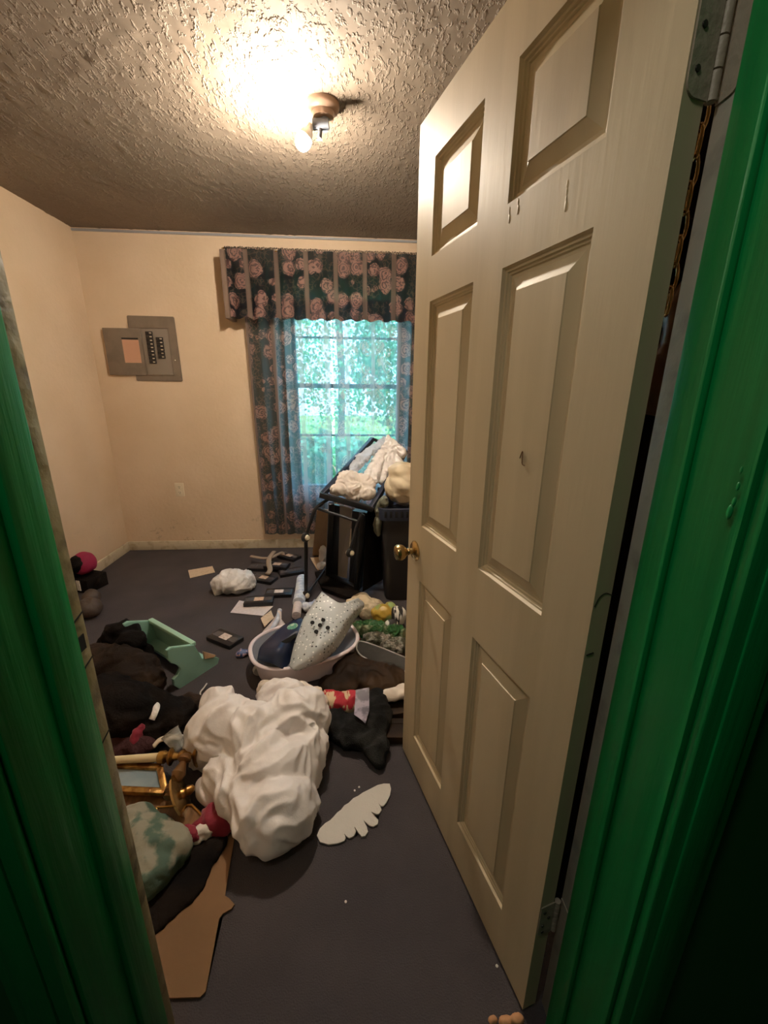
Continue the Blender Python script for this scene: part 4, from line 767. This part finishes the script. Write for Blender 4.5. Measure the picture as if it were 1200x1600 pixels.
# smooth shell: rows from the near lip to the far rim
rowsL = [(-0.479, 1.725, 0.13), (-0.474, 1.784, 0.16), (-0.427, 1.83, 0.19), (-0.371, 1.9, 0.21), (-0.296, 1.965, 0.21)]
rowsM = [(-0.396, 1.665, 0.15), (-0.368, 1.691, 0.2), (-0.334, 1.766, 0.2), (-0.284, 1.815, 0.22), (-0.241, 1.887, 0.21)]
rowsR = [(-0.341, 1.659, 0.12), (-0.31, 1.739, 0.12), (-0.289, 1.813, 0.11), (-0.236, 1.869, 0.13), (-0.193, 1.922, 0.14)]
def patch(rows, nu, nv_, th, lift=0.0):
    bm = bmesh.new(); G_ = []
    cols = [curve_pts(r, nv_) for r in rows]; m_ = len(cols[0])
    for j in range(m_):
        line = curve_pts([c[j] for c in cols], nu); G_.append([bm.verts.new(p) for p in line])
    for j in range(m_-1):
        for i in range(len(G_[0])-1): bm.faces.new((G_[j][i], G_[j][i+1], G_[j+1][i+1], G_[j+1][i]))
    bmesh.ops.recalc_face_normals(bm, faces=bm.faces[:]); bm.normal_update()
    if sum(f.normal.z for f in bm.faces) < 0: bmesh.ops.reverse_faces(bm, faces=bm.faces[:])
    bm.normal_update(); nr = {v: v.normal.copy() for v in bm.verts}
    r = bmesh.ops.extrude_face_region(bm, geom=bm.faces[:])
    for v in [g_ for g_ in r['geom'] if isinstance(g_, bmesh.types.BMVert)]: v.co = v.co + Vector((0, 0, th))
    return bm
obj('shell', patch([rowsL, rowsM, rowsR], 8, 5, 0.006), 'navy', nv, smooth=True)
bm = bmesh.new(); lathe(bm, [(0.001, 0), (0.030, 0), (0.030, 0.0015), (0.001, 0.002)], axis_mx(V((-0.322, 1.846, 0.235)), (-0.35, -0.5, 0.8)) @ Matrix.Rotation(R(30), 4, 'Z') @ Matrix.Diagonal((1, 0.55, 1, 1)), 24); obj('oval_sticker', bm, 'sticker', nv, label='green oval sticker')
bm = bmesh.new(); slab(bm, [V((-0.361, 1.745, 0.215)), V((-0.301, 1.802, 0.222)), V((-0.294, 1.794, 0.205)), V((-0.341, 1.751, 0.2))], (0.0, -0.002, 0.004)); obj('handle_recess', bm, 'dark', nv)
# perforated shell
L_ = [(-0.316, 1.659, 0.14), (-0.304, 1.742, 0.19), (-0.289, 1.804, 0.22), (-0.269, 1.868, 0.26), (-0.232, 1.932, 0.3), (-0.183, 2.009, 0.34)]
M1 = [(-0.295, 1.622, 0.15), (-0.234, 1.65, 0.21), (-0.19, 1.7, 0.25), (-0.149, 1.821, 0.27), (-0.111, 1.91, 0.29), (-0.129, 1.965, 0.32)]
M2 = [(-0.281, 1.625, 0.14), (-0.193, 1.637, 0.19), (-0.13, 1.695, 0.23), (-0.069, 1.826, 0.25), (-0.021, 1.94, 0.27), (-0.075, 1.95, 0.3)]
R_ = [(-0.269, 1.637, 0.13), (-0.158, 1.675, 0.15), (-0.085, 1.764, 0.17), (-0.019, 1.932, 0.19), (0.046, 2.058, 0.22), (0.014, 2.038, 0.28)]
sh = empty('perforated_shell', (-0.19, 1.878, 0.13), 'light grey perforated plastic shell with five round holes, standing in the tub', 'plastic shell')
pm = mat('perforated_grey_plastic', (0.33, 0.35, 0.36), 0.4)
N = pm.node_tree.nodes; Lk = pm.node_tree.links; b = N['Principled BSDF']; tc = N.new('ShaderNodeTexCoord')
vo = N.new('ShaderNodeTexVoronoi'); vo.inputs['Scale'].default_value = 56; vo.inputs['Randomness'].default_value = 0.5; Lk.new(tc.outputs['Object'], vo.inputs['Vector'])
lt = N.new('ShaderNodeMath'); lt.operation = 'LESS_THAN'; lt.inputs[1].default_value = 0.25; Lk.new(vo.outputs['Distance'], lt.inputs[0])
sep = N.new('ShaderNodeSeparateColor'); Lk.new(vo.outputs['Color'], sep.inputs[0]); rp = N.new('ShaderNodeValToRGB'); rp.color_ramp.interpolation = 'CONSTANT'
rp.color_ramp.elements[0].color = (0.04, 0.045, 0.05, 1); rp.color_ramp.elements[1].position = 0.5; rp.color_ramp.elements[1].color = (0.85, 0.86, 0.84, 1); Lk.new(sep.outputs[0], rp.inputs[0])
mx = N.new('ShaderNodeMix'); mx.data_type = 'RGBA'; Lk.new(lt.outputs[0], mx.inputs['Factor']); mx.inputs['A'].default_value = (0.46, 0.50, 0.51, 1); Lk.new(rp.outputs[0], mx.inputs['B']); Lk.new(mx.outputs['Result'], b.inputs['Base Color'])
obj('shell_plate', patch([L_, M1, M2, R_], 7, 7, 0.004), pm, sh, smooth=True)
for (h_) in ((-0.215, 1.792, 0.287), (-0.177, 1.776, 0.281), (-0.138, 1.756, 0.278), (-0.163, 1.806, 0.291), (-0.192, 1.735, 0.272)):
    bm = bmesh.new(); lathe(bm, [(0.001, 0), (0.0105, 0), (0.0105, 0.002), (0.001, 0.002)], axis_mx(h_, (0.15, -0.45, 0.85)), 16); obj('round_hole', bm, 'dark', sh)

# ------------------------------------------------------------------ heap in front of the trash can
o = cloth('cream_pillowcase', [((0.024, 2.376, 0.05), (0.10, 0.08, 0.05), 20), ((0.096, 2.292, 0.05), (0.09, 0.07, 0.05), -20), ((-0.046, 2.341, 0.04), (0.07, 0.05, 0.04)), ((0.03, 2.498, 0.03), (0.07, 0.06, 0.03), 30), ((0.121, 2.407, 0.03), (0.08, 0.06, 0.03), -20)], mat('cream_striped_cotton', (0.62, 0.52, 0.36), 0.85, bump=0.2, var=(0.36, 0.30, 0.19), vscale=8, vlo=0.52, vhi=0.6), cell=0.010, excess=1.12, seed=31); tag(o, 'cream folded pillowcase behind the perforated shell', 'pillowcase')
o = blob('snack_bag', [((0.161, 2.182, 0.09), (0.075, 0.05, 0.06), -10), ((0.211, 2.222, 0.1), (0.04, 0.04, 0.05))], 'yellow', amp=0.012, f=14, wr=0.5, it=80, sag=0.0003, seed=32, voxel=0.007); tag(o, 'yellow and green snack bag at the foot of the trash can', 'bag')
o = blob('zebra_scarf', [((0.252, 2.163, 0.09), (0.05, 0.05, 0.06)), ((0.205, 2.074, 0.09), (0.04, 0.03, 0.035))], mat('zebra_print', (0.02, 0.02, 0.02), 0.6, var=(0.7, 0.68, 0.62), vscale=16, vlo=0.49, vhi=0.51, stretch=(2.2, 0.4, 0.4)), amp=0.010, f=14, wr=0.5, it=80, sag=0.0003, seed=33, voxel=0.007); tag(o, 'black and white zebra striped cloth at the door edge', 'cloth')
o = blob('green_cellophane', [((0.104, 2.051, 0.07), (0.11, 0.05, 0.05), -8), ((0.02, 2.065, 0.06), (0.05, 0.05, 0.05)), ((0.22, 1.991, 0.08), (0.06, 0.05, 0.045))], 'greencel', amp=0.022, f=20, seed=34, voxel=0.006, smooth_it=3); tag(o, 'shiny green crumpled cellophane right of the tub', 'plastic wrap')
o = blob('clear_packaging', [((0.116, 1.932, 0.07), (0.10, 0.05, 0.045), -12), ((0.214, 1.86, 0.08), (0.07, 0.05, 0.045))], 'clearcel', amp=0.022, f=22, seed=35, voxel=0.006, smooth_it=3); tag(o, 'crinkled clear packaging in front of the green cellophane', 'plastic wrap')
bm = bmesh.new(); slab(bm, [(-0.02, 1.946, 0.11), (0.021, 1.908, 0.11), (0.018, 1.888, 0.1), (-0.02, 1.919, 0.1)], (0, 0, 0.006)); tag(obj('red_strip', bm, 'red'), 'small red plastic strip touching the tub rim on the right', 'scrap')
tr_ = empty('food_tray', (0.142, 1.808, 0.05), 'smoky clear plastic tray lying tilted right of the tub', 'tray')
OL = [(0, 1.804, 0.12), (0.004, 1.833, 0.13), (0.024, 1.854, 0.13), (0.108, 1.805, 0.13), (0.235, 1.709, 0.13), (0.291, 1.656, 0.13), (0.283, 1.638, 0.09), (0.23, 1.655, 0.09), (0.119, 1.714, 0.09), (0.041, 1.756, 0.1), (0.013, 1.78, 0.11)]
bm = bmesh.new(); slab(bm, OL, (0, 0.01, -0.012)); obj('tray_plate', bm, 'smoke', tr_)
bm = bmesh.new(); tube(bm, curve_pts(OL + [OL[0]], 4), 0.0035, 8); obj('tray_rim', bm, 'smokerim', tr_, smooth=True)
o = cloth('brown_sack', [((0.009, 1.739, 0.05), (0.13, 0.12, 0.055)), ((0.132, 1.661, 0.05), (0.13, 0.11, 0.055)), ((-0.084, 1.647, 0.035), (0.10, 0.08, 0.04)), ((0.172, 1.768, 0.04), (0.10, 0.10, 0.05))], 'sack', cell=0.013, excess=1.12, seed=36); tag(o, 'dark brown sack under the tub and smoky tray', 'sack')
o = cloth('black_mesh_garment', [((0.004, 1.371, 0.035), (0.12, 0.10, 0.04), -20), ((0.089, 1.456, 0.05), (0.06, 0.12, 0.05)), ((0.067, 1.292, 0.03), (0.06, 0.07, 0.035)), ((-0.09, 1.411, 0.035), (0.07, 0.08, 0.04)), ((0.082, 1.241, 0.02), (0.035, 0.04, 0.025))], 'mesh', cell=0.011, excess=1.3, seed=37); tag(o, 'black mesh garment on the carpet beside the door', 'clothing')
o = cloth('red_print_cloth', [((-0.079, 1.512, 0.05), (0.09, 0.055, 0.045), -10), ((-0.123, 1.527, 0.05), (0.05, 0.05, 0.045)), ((-0.022, 1.515, 0.055), (0.045, 0.05, 0.04))], 'redpat', cell=0.009, seed=38); tag(o, 'red and tan printed cloth right of the big white bag', 'cloth')
sheet('magazine_page', [(-0.005, 1.51, 0.11), (0.055, 1.518, 0.11), (0.051, 1.404, 0.1), (0.033, 1.343, 0.09), (-0.013, 1.385, 0.095)], 'photo', lift=0.008); tag(bpy.data.objects['magazine_page'], 'lavender grey glossy page on the black mesh garment', 'page')
for k, (q, r) in enumerate((((0.184, 1.498, 0), 8), ((0.168, 1.37, 0), -4))):
    t = empty('brown_box', q, ('flat brown box by the door, farther of two', 'flat brown box by the door, nearer of two')[k], 'box', rz=R(r))
    bm = bmesh.new(); add_box(bm, (0.13, 0.10, 0.035), (0.015, 0, 0.0185), bev=0.004); obj('box_body', bm, 'sack', t, world=False)
    bm = bmesh.new(); add_box(bm, (0.134, 0.028, 0.010), (0.015, 0.036, 0.034), bev=0.003); obj('box_flap', bm, 'sack', t, world=False)
o = cloth('tan_cloth_scrap', [((0.165, 1.526, 0.07), (0.055, 0.03, 0.03), 15), ((0.21, 1.532, 0.07), (0.035, 0.04, 0.03))], 'cream', cell=0.007, seed=39); tag(o, 'small tan cloth scrap at the door edge', 'cloth')

# ------------------------------------------------------------------ the big white bag
prims = [((-0.505, 1.3, 0.13), (0.135, 0.12, 0.13)), ((-0.539, 1.37, 0.17), (0.085, 0.07, 0.085)), ((-0.559, 1.294, 0.1), (0.09, 0.10, 0.10)),
         ((-0.379, 1.258, 0.14), (0.13, 0.12, 0.12)), ((-0.257, 1.312, 0.14), (0.12, 0.12, 0.13)), ((-0.198, 1.341, 0.14), (0.085, 0.10, 0.11)), ((-0.2, 1.228, 0.1), (0.085, 0.10, 0.10)), ((-0.319, 1.459, 0.12), (0.11, 0.07, 0.09)),
         ((-0.298, 1.135, 0.12), (0.13, 0.12, 0.11)), ((-0.442, 1.129, 0.08), (0.10, 0.07, 0.08), -20), ((-0.354, 1.08, 0.09), (0.12, 0.09, 0.09)), ((-0.203, 1.151, 0.08), (0.07, 0.08, 0.08)),
         ((-0.272, 0.986, 0.1), (0.125, 0.105, 0.10)), ((-0.333, 1.034, 0.09), (0.09, 0.09, 0.09)), ((-0.216, 1.011, 0.09), (0.085, 0.09, 0.085)), ((-0.269, 0.956, 0.06), (0.09, 0.06, 0.06)), ((-0.174, 1.046, 0.07), (0.04, 0.05, 0.045)), ((-0.479, 1.132, 0.05), (0.09, 0.06, 0.045), 10)]
o = cloth('big_white_bag', prims, 'bagwhite', voxel=0.0062, wr=0.58, seed=44, it=110, f=9, amp=0.024); tag(o, 'big slumped white plastic bag of soft filling in the middle of the floor', 'plastic bag')
o = cloth('cream_shirt', [((-0.371, 1.578, 0.06), (0.085, 0.05, 0.06), -10), ((-0.275, 1.513, 0.08), (0.10, 0.06, 0.08)), ((-0.424, 1.623, 0.05), (0.035, 0.035, 0.035)), ((-0.186, 1.459, 0.09), (0.06, 0.06, 0.08))], 'cream', cell=0.009, excess=1.35, rz=-8, seed=42); tag(o, 'cream shirt crumpled between the tub and the big white bag', 'clothing')

# felt feather cut-out
feather = [(-0.134, 0.978), (-0.126, 0.999), (-0.110, 1.015), (-0.094, 1.024), (-0.084, 1.034), (-0.071, 1.049), (-0.059, 1.057), (-0.048, 1.072), (-0.033, 1.080), (-0.017, 1.096), (0.001, 1.104), (0.017, 1.115), (0.041, 1.126), (0.072, 1.141), (0.095, 1.145), (0.116, 1.143), (0.119, 1.123), (0.113, 1.099), (0.099, 1.074), (0.087, 1.061), (0.078, 1.062), (0.070, 1.074), (0.076, 1.060), (0.080, 1.048), (0.070, 1.035), (0.063, 1.034), (0.044, 1.044), (0.052, 1.032), (0.067, 1.014), (0.064, 1.002), (0.049, 0.994), (0.036, 0.999), (0.017, 1.017), (0.027, 0.996), (0.031, 0.979), (0.022, 0.966), (0.010, 0.965), (-0.000, 0.977), (-0.013, 0.998), (-0.009, 0.980), (-0.015, 0.968), (-0.029, 0.963), (-0.037, 0.968), (-0.046, 0.978), (-0.041, 0.964), (-0.045, 0.956), (-0.066, 0.950), (-0.096, 0.948), (-0.123, 0.958)]

bm = bmesh.new(); prism(bm, feather, 0.003, 0.008); bmesh.ops.triangulate(bm, faces=[f for f in bm.faces if len(f.verts) > 4]); tag(obj('felt_feather', bm, 'feather'), 'white felt feather shaped cut-out with slit lobes on the bare carpet', 'cut-out')
for q, lb in (((-0.012, 1.128, 0.004), 'white speck of lint on the carpet above the middle of the felt feather'), ((0.004, 1.14, 0.004), 'tiny white lint just right of its neighbour above the felt feather'), ((-0.038, 0.795, 0.004), 'lone white speck of lint on the bare carpet right of the cardboard sheet'), ((0.343, 0.635, 0.004), 'white speck of lint at the foot of the open door')):
    bm = bmesh.new(); bmesh.ops.create_icosphere(bm, subdivisions=1, radius=0.004, matrix=Matrix.Translation(q) @ Matrix.Diagonal((1, 1, 0.6, 1))); tag(obj('lint_speck', bm, 'sheet'), lb, 'lint', 'lint specks on the carpet')

# ------------------------------------------------------------------ gilt frames and candlestick
cn = empty('candlestick', (-0.728, 1.282, 0), 'toppled brass candlestick holding a cream taper candle', 'candlestick')
c0, c1 = V((-0.884, 1.207, 0.115)), V((-0.704, 1.209, 0.115))
bm = bmesh.new(); tube(bm, [c0, c1], [0.012, 0.015], 14); obj('candle', bm, 'candle', cn, smooth='auto', label='cream taper candle')
d_ = (c1-c0).normalized(); bm = bmesh.new(); lathe(bm, [(0.014, -0.012), (0.020, -0.008), (0.022, 0.012), (0.015, 0.022), (0.028, 0.030), (0.030, 0.036), (0.014, 0.044), (0.012, 0.060), (0.022, 0.070), (0.024, 0.080), (0.013, 0.092), (0.012, 0.110), (0.034, 0.122), (0.040, 0.130), (0.001, 0.132)], axis_mx(c1, d_), 20); obj('holder', bm, 'gold', cn)
def frame(name, pts, w, th, label, fill=None, filln='picture', cat='picture frame'):
    P = [V(p) for p in pts]; t = empty(name, sum(P, Vector())/4, label, cat, 'gilt pieces on the left of the floor'); ctr = sum(P, Vector())/4
    for i in range(4):
        a, b = P[i], P[(i+1)%4]; bm = bmesh.new(); bar(bm, a, b, w, th, 0.004); obj('frame_bar', bm, 'gold', t)
    if fill:
        bm = bmesh.new(); slab(bm, [ctr+(p-ctr)*0.96 for p in P], (0, 0, -0.004)); obj(filln, bm, fill, t)
    return t
frame('gilt_picture_frame', [(-0.875, 1.208, 0.09), (-0.704, 1.189, 0.09), (-0.654, 1.108, 0.07), (-0.836, 1.129, 0.07)], 0.022, 0.018, 'gilt frame around a blue grey picture, below the candle', 'bluepane')
frame('gilt_empty_frame', [(-0.815, 1.13, 0.05), (-0.625, 1.118, 0.05), (-0.582, 1.06, 0.04), (-0.785, 1.077, 0.04)], 0.016, 0.014, 'narrow gilt frame in front of the blue picture', 'darkwood', 'backing')
sp = empty('turned_spindle', (-0.664, 1.206, 0.02), 'brown turned wooden spindle across the gilt frames', 'spindle')
bm = bmesh.new(); a, b = V((-0.606, 1.193, 0.14)), V((-0.619, 1.055, 0.1)); d_ = b-a; Ls = d_.length
lathe(bm, [(0.010, 0), (0.020, Ls*.06), (0.022, Ls*.14), (0.011, Ls*.2), (0.016, Ls*.3), (0.024, Ls*.45), (0.016, Ls*.6), (0.010, Ls*.66), (0.022, Ls*.72), (0.022, Ls*.82), (0.012, Ls*.88), (0.018, Ls*.96), (0.008, Ls)], axis_mx(a, d_), 18); obj('spindle_body', bm, mat('bronze_varnish', (0.20, 0.10, 0.035), 0.3, 0.5), sp)
ds = empty('brass_disc', (-0.598, 1.093, 0.05), 'brass disc finial standing on edge at the end of the gilt pieces', 'finial')
bm = bmesh.new(); dn_ = Vector((0.86, 0.30, 0.30)); lathe(bm, [(0.001, -0.008), (0.055, -0.008), (0.068, -0.003), (0.068, 0.004), (0.05, 0.009), (0.001, 0.011)], axis_mx((-0.593, 1.081, 0.085), dn_), 30); obj('disc', bm, 'brass', ds)
bm = bmesh.new(); lathe(bm, [(0.018, 0.008), (0.012, 0.02), (0.016, 0.03), (0.010, 0.045), (0.001, 0.05)], axis_mx((-0.593, 1.081, 0.085), dn_), 18); obj('disc_stem', bm, 'gold', ds)
hp = [(-0.668, 1.071, 0.05), (-0.553, 1.068, 0.055), (-0.492, 1.021, 0.05), (-0.504, 0.985, 0.04), (-0.576, 0.994, 0.04), (-0.663, 1.036, 0.04)]
pq = empty('wooden_plaque', (-0.591, 1.05, 0.02), 'brown wooden plaque with a gilt edge in front of the brass disc', 'plaque')
bm = bmesh.new(); slab(bm, hp, (0, 0, -0.014)); obj('plaque_board', bm, 'darkwood', pq)
bm = bmesh.new(); tube(bm, [V(p)+Vector((0, 0, 0.001)) for p in hp+[hp[0]]], 0.004, 8); obj('gilt_edge', bm, 'gold', pq)
bm = bmesh.new(); tube(bm, [(-0.783, 1.075, 0.045), (-0.668, 1.027, 0.05), (-0.565, 0.981, 0.055)], 0.0085, 10); tag(obj('gilt_rod', bm, 'gold'), 'long gilt rod lying over the patterned cloth', 'rod')
cu = empty('plastic_cup', (-0.719, 1.341, 0.02), 'small clear plastic cup beside the big white bag', 'cup')
bm = bmesh.new(); lathe(bm, [(0.022, 0), (0.032, 0.07), (0.034, 0.072), (0.031, 0.07), (0.021, 0.003)], axis_mx((-0.647, 1.237, 0.12), (-0.5, 0.35, 0.5)), 22); obj('cup_body', bm, 'glass', cu)
bm = bmesh.new(); tube(bm, curve_pts([(-0.75, 1.254, 0.12), (-0.731, 1.267, 0.135), (-0.692, 1.274, 0.14), (-0.651, 1.269, 0.14)]), 0.011, 8, flat=0.5); tag(obj('cream_strap', bm, 'cream', smooth=True), 'short cream strap arching above the plastic cup', 'strap')
o = cloth('crimson_cloth', [((-0.458, 1.027, 0.04), (0.06, 0.05, 0.045), -10), ((-0.486, 1.015, 0.03), (0.05, 0.04, 0.035))], 'red', cell=0.008, seed=51); tag(o, 'crimson cloth peeking out under the big white bag', 'cloth')
o = blob('red_ribbon', [((-0.528, 0.978, 0.05), (0.04, 0.022, 0.02), -20), ((-0.552, 0.985, 0.05), (0.03, 0.02, 0.02))], 'red', amp=0.008, f=20, seed=52, voxel=0.005); tag(o, 'red ribbon scrap at the end of the gilt rod', 'cloth')
o = blob('white_tissue', [((-0.488, 0.985, 0.045), (0.035, 0.022, 0.022), 20), ((-0.505, 0.976, 0.04), (0.025, 0.02, 0.02))], 'sheet', amp=0.010, f=24, wr=0.5, it=80, sag=0.0003, seed=53, voxel=0.005); tag(o, 'crumpled white tissue below the crimson cloth', 'tissue')
o = cloth('patterned_cloth', [((-0.648, 0.947, 0.06), (0.11, 0.08, 0.06), -20), ((-0.57, 0.938, 0.06), (0.07, 0.06, 0.05), -20), ((-0.624, 0.876, 0.06), (0.08, 0.08, 0.05)), ((-0.577, 0.89, 0.06), (0.055, 0.06, 0.04), 30), ((-0.62, 0.845, 0.045), (0.05, 0.05, 0.04)), ((-0.722, 0.996, 0.05), (0.09, 0.08, 0.06))], 'grnpat', cell=0.011, excess=1.3, margin=0.01, seed=54); tag(o, 'off white cloth with dark green print below the gilt rod', 'cloth')
o = cloth('black_cloth_and_shade', [((-0.543, 0.846, 0.01), (0.13, 0.075, 0.018), 42), ((-0.505, 0.925, 0.012), (0.11, 0.06, 0.02), 42), ((-0.585, 0.797, 0.01), (0.10, 0.07, 0.018), 42), ((-0.457, 0.965, 0.015), (0.05, 0.04, 0.02), 20)], 'cblack', seed=55, voxel=0.0055, floor=0.009, amp=0.008, wr=0.4); tag(o, 'flat black cloth over the cardboard sheet, spread to include the shade there', 'clothing')  # dark cloth, flattened and widened to paint in the shade around it
cb = [(-0.399, 1.005, -0), (-0.38, 0.83, 0), (-0.367, 0.823, 0), (-0.347, 0.807, 0), (-0.353, 0.797, 0), (-0.373, 0.788, 0), (-0.38, 0.777, 0), (-0.368, 0.636, 0), (-0.378, 0.627, 0), (-0.441, 0.63, 0), (-0.525, 0.636, 0), (-0.617, 0.79, 0), (-0.593, 0.847, 0), (-0.52, 0.961, 0)]
bm = bmesh.new(); prism(bm, [p[:2] for p in cb], 0.003, 0.0075); bmesh.ops.triangulate(bm, faces=[f for f in bm.faces if len(f.verts) > 4]); tag(obj('cardboard_sheet', bm, 'board'), 'flat brown cardboard sheet with a torn tab on the near carpet', 'cardboard')
o = blob('orange_scrap', [((0.33, 0.538, 0.012), (0.016, 0.01, 0.010)), ((0.301, 0.543, 0.01), (0.010, 0.008, 0.008)), ((0.358, 0.541, 0.01), (0.016, 0.010, 0.008))], 'orange', amp=0.004, f=40, seed=56, voxel=0.003); tag(o, 'small orange tan scrap on the floor under the door hinge', 'scrap')

# ------------------------------------------------------------------ hung behind the door, and an added dark filler
ch = empty('hanging_chain', (0.448, 0.612, 1.42), 'thin brass chain hanging in the gap behind the door hinge', 'chain')
z = 1.76; k = 0
while z > 1.50:
    bm = bmesh.new(); pts = []
    for a in range(13):
        t = 2*math.pi*a/12; u, v = 0.009*math.cos(t), 0.019*math.sin(t)
        pts.append((0.448+(u if k%2 else u*0.4), 0.612+(0.4*u if k%2 else u), z+v))
    tube(bm, pts, 0.0024, 6, cap=False); obj('link', bm, 'brass', ch, smooth=True); z -= 0.031; k += 1
bm = bmesh.new(); tube(bm, curve_pts([(0.448, 0.612, 1.775), (0.448, 0.60, 1.785), (0.450, 0.568, 1.78)]), 0.002, 6); obj('hook', bm, 'brass', ch)
o = blob('brown_handbag', [((0.57, 0.655, 1.50), (0.09, 0.045, 0.08)), ((0.56, 0.66, 1.40), (0.10, 0.05, 0.07))], mat('brown_leather', (0.12, 0.06, 0.035), 0.35, bump=0.3, bscale=20), amp=0.02, f=12, seed=61); tag(o, 'brown leather bag hanging behind the door under the chain', 'bag')
o = blob('gap_dark_filler', [((0.60, 0.72, 1.62), (0.13, 0.07, 0.28)), ((0.58, 0.69, 1.3), (0.12, 0.09, 0.24)), ((0.57, 0.69, 0.9), (0.115, 0.09, 0.3)), ((0.57, 0.69, 0.42), (0.12, 0.09, 0.36))], 'cblack', amp=0.02, f=7, seed=62, voxel=0.014); tag(o, 'black filler added to darken the gap behind the door below the brown bag', 'gap filler')  # no garment seen here; black shape added to keep the shaded gap dark
